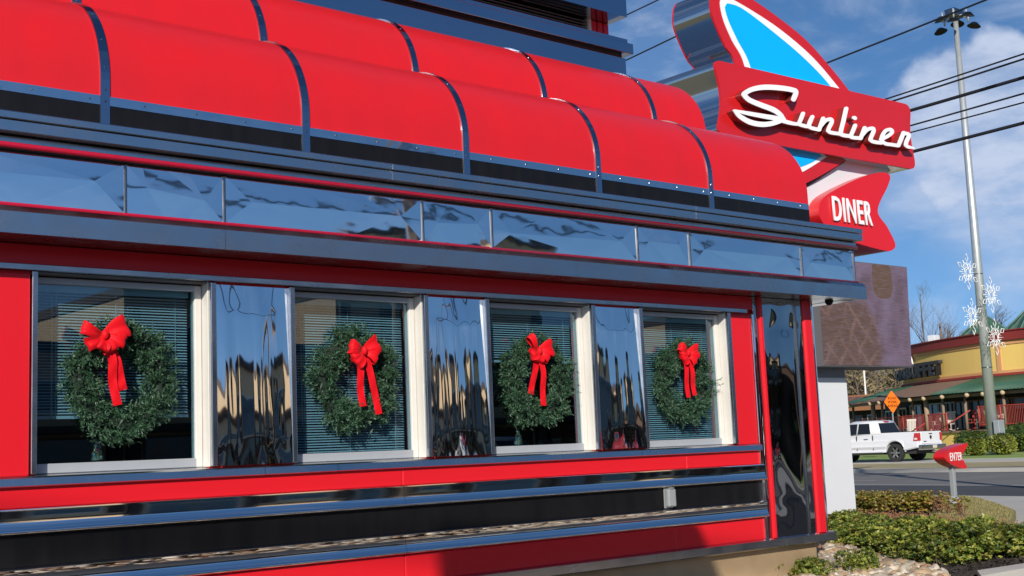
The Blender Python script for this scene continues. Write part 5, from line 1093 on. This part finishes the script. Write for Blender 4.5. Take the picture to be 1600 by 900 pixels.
for k in range(8): obox('roof_seam', ln-0.2-k*0.75, ln-0.08-k*0.75, -3, 1.0, 3.86, 3.92, COP, rf, 1.0)
obox('eave', -14, ln+0.5, 1.001, 1.12, 3.55, 3.86, COP, cb); obox('ridge_cap', -14, ln+0.5, -3.2, -2.9, 4.80, 4.95, COP, cb)
for k in range(4): w_ = obox('window', ln-1.2-k*1.2, ln-0.4-k*1.2, 0.01, 0.06, 1.0, 3.2, WHT if k % 2 else PST, cb); obox('pane', ln-1.12-k*1.2, ln-0.48-k*1.2, 0.061, 0.08, 1.08, 3.12, DGLASS, w_)

# hedges by the pole and along the porch
def ball_bush(px, py, dep, rx, rz, label, seed, mats, n=1500):
    c = far(px, py, dep); rn = random.Random(seed); t = thing('round_bush', label, 'bush', (c[0], c[1], 0.30), 0, 'clipped bushes in front of the restaurant', keep=True); bm = B()
    for k in range(n):
        d_ = Vector((rn.gauss(0, 1), rn.gauss(0, 1), rn.gauss(0, 1))).normalized(); q = 0.88+0.12*rn.random()+0.06*mnoise.noise(d_*3+Vector((seed, 0, 0))); sq = max(abs(d_.x), abs(d_.y), abs(d_.z))**0.35
        p = Vector((d_.x*rx*q/sq*0.92, d_.y*rx*q/sq*0.92, rz+d_.z*rz*q/sq*0.92)); dr = (d_+Vector((rn.gauss(0, .5), rn.gauss(0, .5), rn.gauss(0.2, .5)))).normalized(); s = dr.orthogonal().normalized(); L_ = rn.uniform(.09, .17)
        f = bm.faces.new([bm.verts.new(v) for v in (p, p+dr*L_*.5+s*L_*.35, p+dr*L_, p+dr*L_*.5-s*L_*.35)]); f.material_index = rn.randrange(len(mats))
    bmesh.ops.create_icosphere(bm, subdivisions=2, radius=1.0, matrix=Matrix.Translation((0, 0, rz))@Matrix.Diagonal((rx*.86, rx*.86, rz*.86, 1))); 
    for f in bm.faces[-80:] if False else []: pass
    obj('foliage', bm, mats, t, world=False); return t
ball_bush(1523, 690, 62, 0.46, 0.44, 'clipped round bush left of the light pole', 3, [YEL[2], BOX[0], BOX[1]])
ball_bush(1566, 690, 61.5, 0.60, 0.50, 'clipped round bush right of the light pole', 4, [YEL[2], BOX[0], BOX[1]])
for i, (x, dep, rx, rz, lab) in enumerate([(1516, 73, 0.9, 0.62, 'hedge bush behind the pole, leftmost of the dark hedge'), (1534, 72.5, 0.9, 0.60, 'hedge bush directly behind the light pole'), (1568, 71, 1.0, 0.62, 'hedge bush right behind the right round bush'), (1592, 68, 1.1, 0.75, 'tall dark hedge bush at the right edge'), (1615, 67, 1.2, 0.8, 'dark hedge bush cut by the right edge')]): ball_bush(x, 690, dep, rx, rz, lab, 20+i, [BOX[2], BOX[2], YEL[2]])

# ------------------------------------------------------------------ bare winter trees, wooded hill, utility poles and wires
def bare_tree(name, label, base, h, seed, ma, spread=0.5, up=0.35, fan=1.0, rad=0.02, lev=5, group=None):
    rn = random.Random(seed); t = thing(name, label, 'tree', tuple(base), 0, group, keep=True); tr, cr_ = B(), B()
    def grow(bm, p, d, ln, r, k, lv):
        n = 5 if lv == 0 else 3; pts = [p]; dd = d.copy()
        for i in range(n): dd = (dd+Vector((rn.gauss(0, .06), rn.gauss(0, .06), up*.12))).normalized(); pts.append(pts[-1]+dd*ln/n)
        tube(bm, pts, [r*(1-.75*i/n) for i in range(n+1)], 6 if lv == 0 else 3, False)
        if lv >= lev: return
        kids = 26 if lv == 0 else rn.randint(4, 6)
        for j in range(kids):
            f = rn.uniform(.28, 1) if lv == 0 else rn.uniform(.25, 1); i = min(n-1, int(f*n)); q = pts[i].lerp(pts[i+1], f*n-i); a = rn.uniform(0, 6.283); o = Vector((math.cos(a), math.sin(a), 0)); nd = (dd*(1-spread)+o*spread*fan+Vector((0, 0, up*rn.uniform(.6, 1.2)))).normalized()
            l2 = (ln*(0.52*(1.15-f)) if lv == 0 else ln*rn.uniform(.4, .6)); grow(cr_, q, nd, max(l2, h*.03), max(r*(1-.7*f)*(.45 if lv == 0 else .55), .006), k+1, lv+1)
    grow(tr, Vector((0, 0, 0)), Vector((0, 0, 1)), h, rad*h, 0, 0)
    obj('trunk', tr, ma, t, world=False); obj('crown', cr_, ma, t, world=False); return t
b_ = far(1455, 600, 130); hgt = far(1455, 456, 130)[2]
bare_tree('bare_tree', 'tall bare grey tree standing alone above the restaurant roof', (b_[0], b_[1], 0.5), hgt-0.5, 7, BARK, 0.62, 0.5, 1.0, 0.011, 3)
for i, (x, y, dep, lab) in enumerate([(1572, 488, 125, 'brown bare tree between the two green pyramid roofs'), (1590, 492, 140, 'brown bare tree at the right edge above the cornice'), (1510, 512, 150, 'low bare tree top just left of the green pyramid roof'), (1475, 512, 150, 'small bare tree top right of the lone grey tree')]):
    b_ = far(x, 600, dep); hgt = far(x, y, dep)[2]; bare_tree('bare_tree', lab, (b_[0], b_[1], 0.5), hgt-0.5, 30+i, TWIG, 0.7, 0.35, 1.1, 0.018, 3, 'bare trees beyond the restaurant')
# wooded slope seen under the message screen
rn = random.Random(12); bm = B(); hb = far(1370, 640, 190)
for k in range(150):
    px, dep = rn.uniform(1285, 1445), rn.uniform(150, 240); b_ = far(px, 620, dep); zt = far(px, rn.uniform(560, 592)+(dep-150)*-.06, dep)[2]; h = zt-0.5; base = Vector((b_[0], b_[1], 0.5)); tube(bm, [base, base+Vector((rn.gauss(0, .5), 0, h*.5)), base+Vector((rn.gauss(0, .8), 0, h))], [.22, .14, .03], 4, False)
    for j in range(130):
        a = rn.uniform(0, 6.28); f = rn.uniform(.12, 1); r_ = h*.30*(1.15-f)*rn.random()**.5; p = base+Vector((math.cos(a)*r_, math.sin(a)*r_, h*f)); d_ = Vector((math.cos(a)*.7, math.sin(a)*.7, rn.uniform(.1, 1))).normalized(); s = d_.orthogonal().normalized()*rn.uniform(.05, .18); L_ = rn.uniform(.5, 1.5)
        fc = bm.faces.new([bm.verts.new(v) for v in (p-s, p+s, p+d_*L_)]); fc.material_index = rn.choice((0, 0, 1, 1, 2))
o = obj('woods', bm, [TWIG, mat('twig_tan', (0.22, 0.17, 0.085), 0.9), mat('twig_olive', (0.13, 0.13, 0.05), 0.9)]); o['kind'] = 'stuff'; tag(o, 'brown and olive winter woods on the slope behind the low building', 'woods')
def hill(name, pxs, py, dep, ma):
    bm = B(); prev = None
    for x, y in zip(pxs, py):
        q = far(x, y, dep); f = q+(q-EYE)*0.6; a, b, c = bm.verts.new((q[0]*.75, q[1]*.75, 0.0)), bm.verts.new(q), bm.verts.new((f[0], f[1], q[2]*.9))
        if prev: bm.faces.new((prev[0], a, b, prev[1])); bm.faces.new((prev[1], b, c, prev[2]))
        prev = (a, b, c)
    bmesh.ops.recalc_face_normals(bm, faces=bm.faces[:]); return struct(name, bm, ma, True)
hill('hills', [900, 1100, 1250, 1330, 1420, 1500, 1580, 1660, 1800, 2100], [600, 590, 585, 578, 590, 600, 585, 580, 590, 620], 420, mat('winter_hill', (0.15, 0.125, 0.065), 0.95, var=(0.12, 0.9, (0.10, 0.09, 0.05))))
def utility_pole(label, base, h, r=0.15, arm=2.4, rz=0.0):
    t = thing('utility_pole', label, 'utility pole', tuple(base), rz, None, keep=True); bm = B(); tube(bm, [(0, 0, 0), (0, 0, h)], [r*1.2, r*.8], 10); obj('mast', bm, PST, t, world=False)
    for zz in (h-0.5, h-2.4):
        ca = obj('cross_arm', bbox(-arm/2, arm/2, -0.08, 0.06, zz-.07, zz+.07, 0.01), PST, t, world=False)
        for x in (-arm*.46, -arm*.2, arm*.2, arm*.46): bm = B(); tube(bm, [(x, 0, zz+.07), (x, 0, zz+.22)], .035, 6); obj('insulator', bm, GALV, ca, world=False)
    bm = B(); bmesh.ops.create_cone(bm, segments=14, radius1=.25, radius2=.25, depth=.8, cap_ends=True, matrix=Matrix.Translation((.42, 0, h-3.6))); obj('transformer', bm, GALV, t, world=False); return t
b_ = far(1478.5, 620, 165); utility_pole('small utility pole right of the lone bare tree', (b_[0], b_[1], 0.5), far(1478.5, 503, 165)[2]-0.5, 0.18, 2.0, 0.6)
b_ = far(1353, 620, 130); st_ = thing('lamp_post', 'thin white post rising before the winter woods under the screen', 'lamp post', (b_[0], b_[1], 0.3), 0, None, keep=True); bm = B(); tube(bm, [(0, 0, 0), (0, 0, far(1353, 570, 130)[2])], 0.10, 8); obj('mast', bm, WHT, st_, world=False); bm = B(); tube(bm, [(0, 0, far(1353, 570, 130)[2]-.05), (.9, 0, far(1353, 570, 130)[2])], 0.06, 6); obj('arm', bm, WHT, st_, world=False)
# the near pole, just right of the picture, whose shadow lies across the road
UP = np.array([27.2, 4.4]); utility_pole('wooden roadside utility pole carrying the black wires, right of the picture', (UP[0], UP[1], 0.0), 12.6, 0.17, 2.6, 0.1)
def wire(pa, pb_, X, r, label):
    """a straight-ish cable through the photo points pa and pb_: level, X metres along at its right end"""
    d0 = ray(*pb_); A = EYE+d0*(X/d0[0]); d1 = ray(*pa); Bp = EYE+d1*((A[2]-EYE[2])/d1[2]); dv = (Bp-A)/np.linalg.norm(Bp-A); L0 = np.linalg.norm(Bp-A)
    pts = []
    for k in range(33):
        s = -14+(75+14)*k/32; q = A+dv*s; sag = 0.0009*(s-0)*(s-L0); pts.append((q[0], q[1], q[2]+sag))
    bm = B(); tube(bm, pts, r, 6); o = obj('power_line', bm, CABLE); tag(o, label, 'cable', 'power lines crossing the sky')
wire((1390, 153), (1600, 84), 29.0, 0.022, 'black overhead cable leaving the top right corner of the name box, uppermost of the bundle')
wire((1400, 156.5), (1600, 92), 29.0, 0.026, 'black overhead cable second of the close pair above the red name box corner')
wire((1425, 172), (1600, 121), 29.3, 0.045, 'thick black overhead cable just below the close pair')
wire((1424, 196), (1600, 146), 29.6, 0.024, 'grey overhead cable in the middle of the bundle beside the name box')
wire((1423, 207), (1600, 160), 29.6, 0.020, 'thin black overhead cable above the lowest thick one')
wire((1430, 236), (1600, 192), 29.3, 0.045, 'thick black overhead cable, lowest of all beside the sign')
wire((1293, 98), (1540, 0), 27.0, 0.024, 'overhead cable passing behind the top of the floodlight pole')
wire((985, 91), (1056, 57), 24.0, 0.020, 'lower overhead cable between the roof housing and the sign fin')
wire((978, 24), (1028, 0), 24.0, 0.018, 'upper overhead cable above the roof housing corner')

# ------------------------------------------------------------------ what the chrome mirrors: the other side of the lot
TANB = mat('tan_stucco', (0.66, 0.48, 0.29), 0.9, var=(0.4, 0.6, (0.58, 0.41, 0.24)))
mb = thing('tan_building', 'tan stucco shop across the lot, seen only mirrored in the chrome panels', 'building', (36, -48, 0))
def mbox(name, x0, x1, y0, y1, z0, z1, ma, par=mb): return obj(name, bbox(x0, x1, y0, y1, z0, z1), ma, par)
BRK = mat('brown_brick', (0.13, 0.075, 0.05), 0.9); DKB = mat('dark_brown', (0.05, 0.032, 0.026), 0.8)
rn = random.Random(21); x = 8.0; mw = None
while x < 66:
    wd = rn.uniform(3.0, 6.5); hh = rn.uniform(6.2, 10.0); d_ = rn.uniform(0, 1.2)
    mw = mbox('wall', x, x+wd, -60, -46+d_, -0.1, hh, BRK if rn.random() < 0.22 else TANB); mbox('cornice', x-0.1, x+wd+0.1, -60, -45.8+d_, hh+0.001, hh+0.45, DKB)
    for q in (x+0.1, x+wd-0.7): mbox('pier', q, q+0.6, -46+d_, -45.7+d_, -0.1, hh-0.5, DKB if rn.random() < 0.5 else BRK)
    w_ = mbox('window', x+1.0, x+wd-1.0, -46+d_, -45.95+d_, 3.8, hh-1.2, WHT); mbox('pane', x+1.1, x+wd-1.1, -45.949+d_, -45.92+d_, 3.9, hh-1.3, DGLASS, w_)
    w_ = mbox('window', x+0.9, x+wd-0.9, -46+d_, -45.95+d_, 0.3, 2.8, PST); mbox('pane', x+1.0, x+wd-1.0, -45.949+d_, -45.92+d_, 0.4, 2.7, DGLASS, w_)
    x += wd+0.02
mbox('awning', 8, 66, -45.6, -43.6, 2.95, 3.25, mat('dark_awning', (0.06, 0.045, 0.04), 0.8))
mb2 = thing('brick_building', 'dark brick shop behind the lot, seen only mirrored in the chrome panels', 'building', (84, -40, 0))
mbox('wall', 70, 100, -60, -30, -0.1, 7.0, MATS['brown_brick'], mb2); mbox('cornice', 69.6, 100.4, -60.4, -29.6, 7.0, 7.5, MATS['dark_brown'], mb2)
utility_pole('wooden utility pole across the lot, seen only mirrored in the chrome', (24, -26, -0.05), 14.0, 0.17, 2.4, 0.5)
for k, (za, zb_) in enumerate(((13.5, 13.0), (11.0, 10.8), (9.2, 9.0))):
    bm = B(); tube(bm, [(x, -24-0.06*x-k*0.4, za+(zb_-za)*x/80+0.0009*(x-24)**2) for x in np.linspace(-40, 120, 30)], 0.06, 5); o = obj('power_line', bm, CABLE); tag(o, 'overhead cable across the lot seen only mirrored, ' + ('highest', 'middle', 'lowest')[k] + ' of three', 'cable', 'mirrored power lines across the lot')
sb = thing('shade_board', 'plain board on two posts, added unseen behind the viewer to shade the lower red wall', 'shade_board', (-1.1, -9.0, -0.05)); cx_, cy_ = -1.15, -9.0  # unseen board, added and shaped to cast the shade on the lower wall
bm = B(); prism(bm, [(cx_-1.42, 5.35), (cx_+2.05, 5.35), (cx_+1.5, 6.30), (cx_-1.42, 6.45)], 'y', cy_-0.06, cy_+0.06); obj('board', bm, WHS, sb)
for x in (-0.9, 0.9): bm = B(); tube(bm, [(cx_+x, cy_-0.15, -0.05), (cx_+x, cy_-0.15, 6.0)], 0.06, 8); obj('post', bm, GALV, sb)
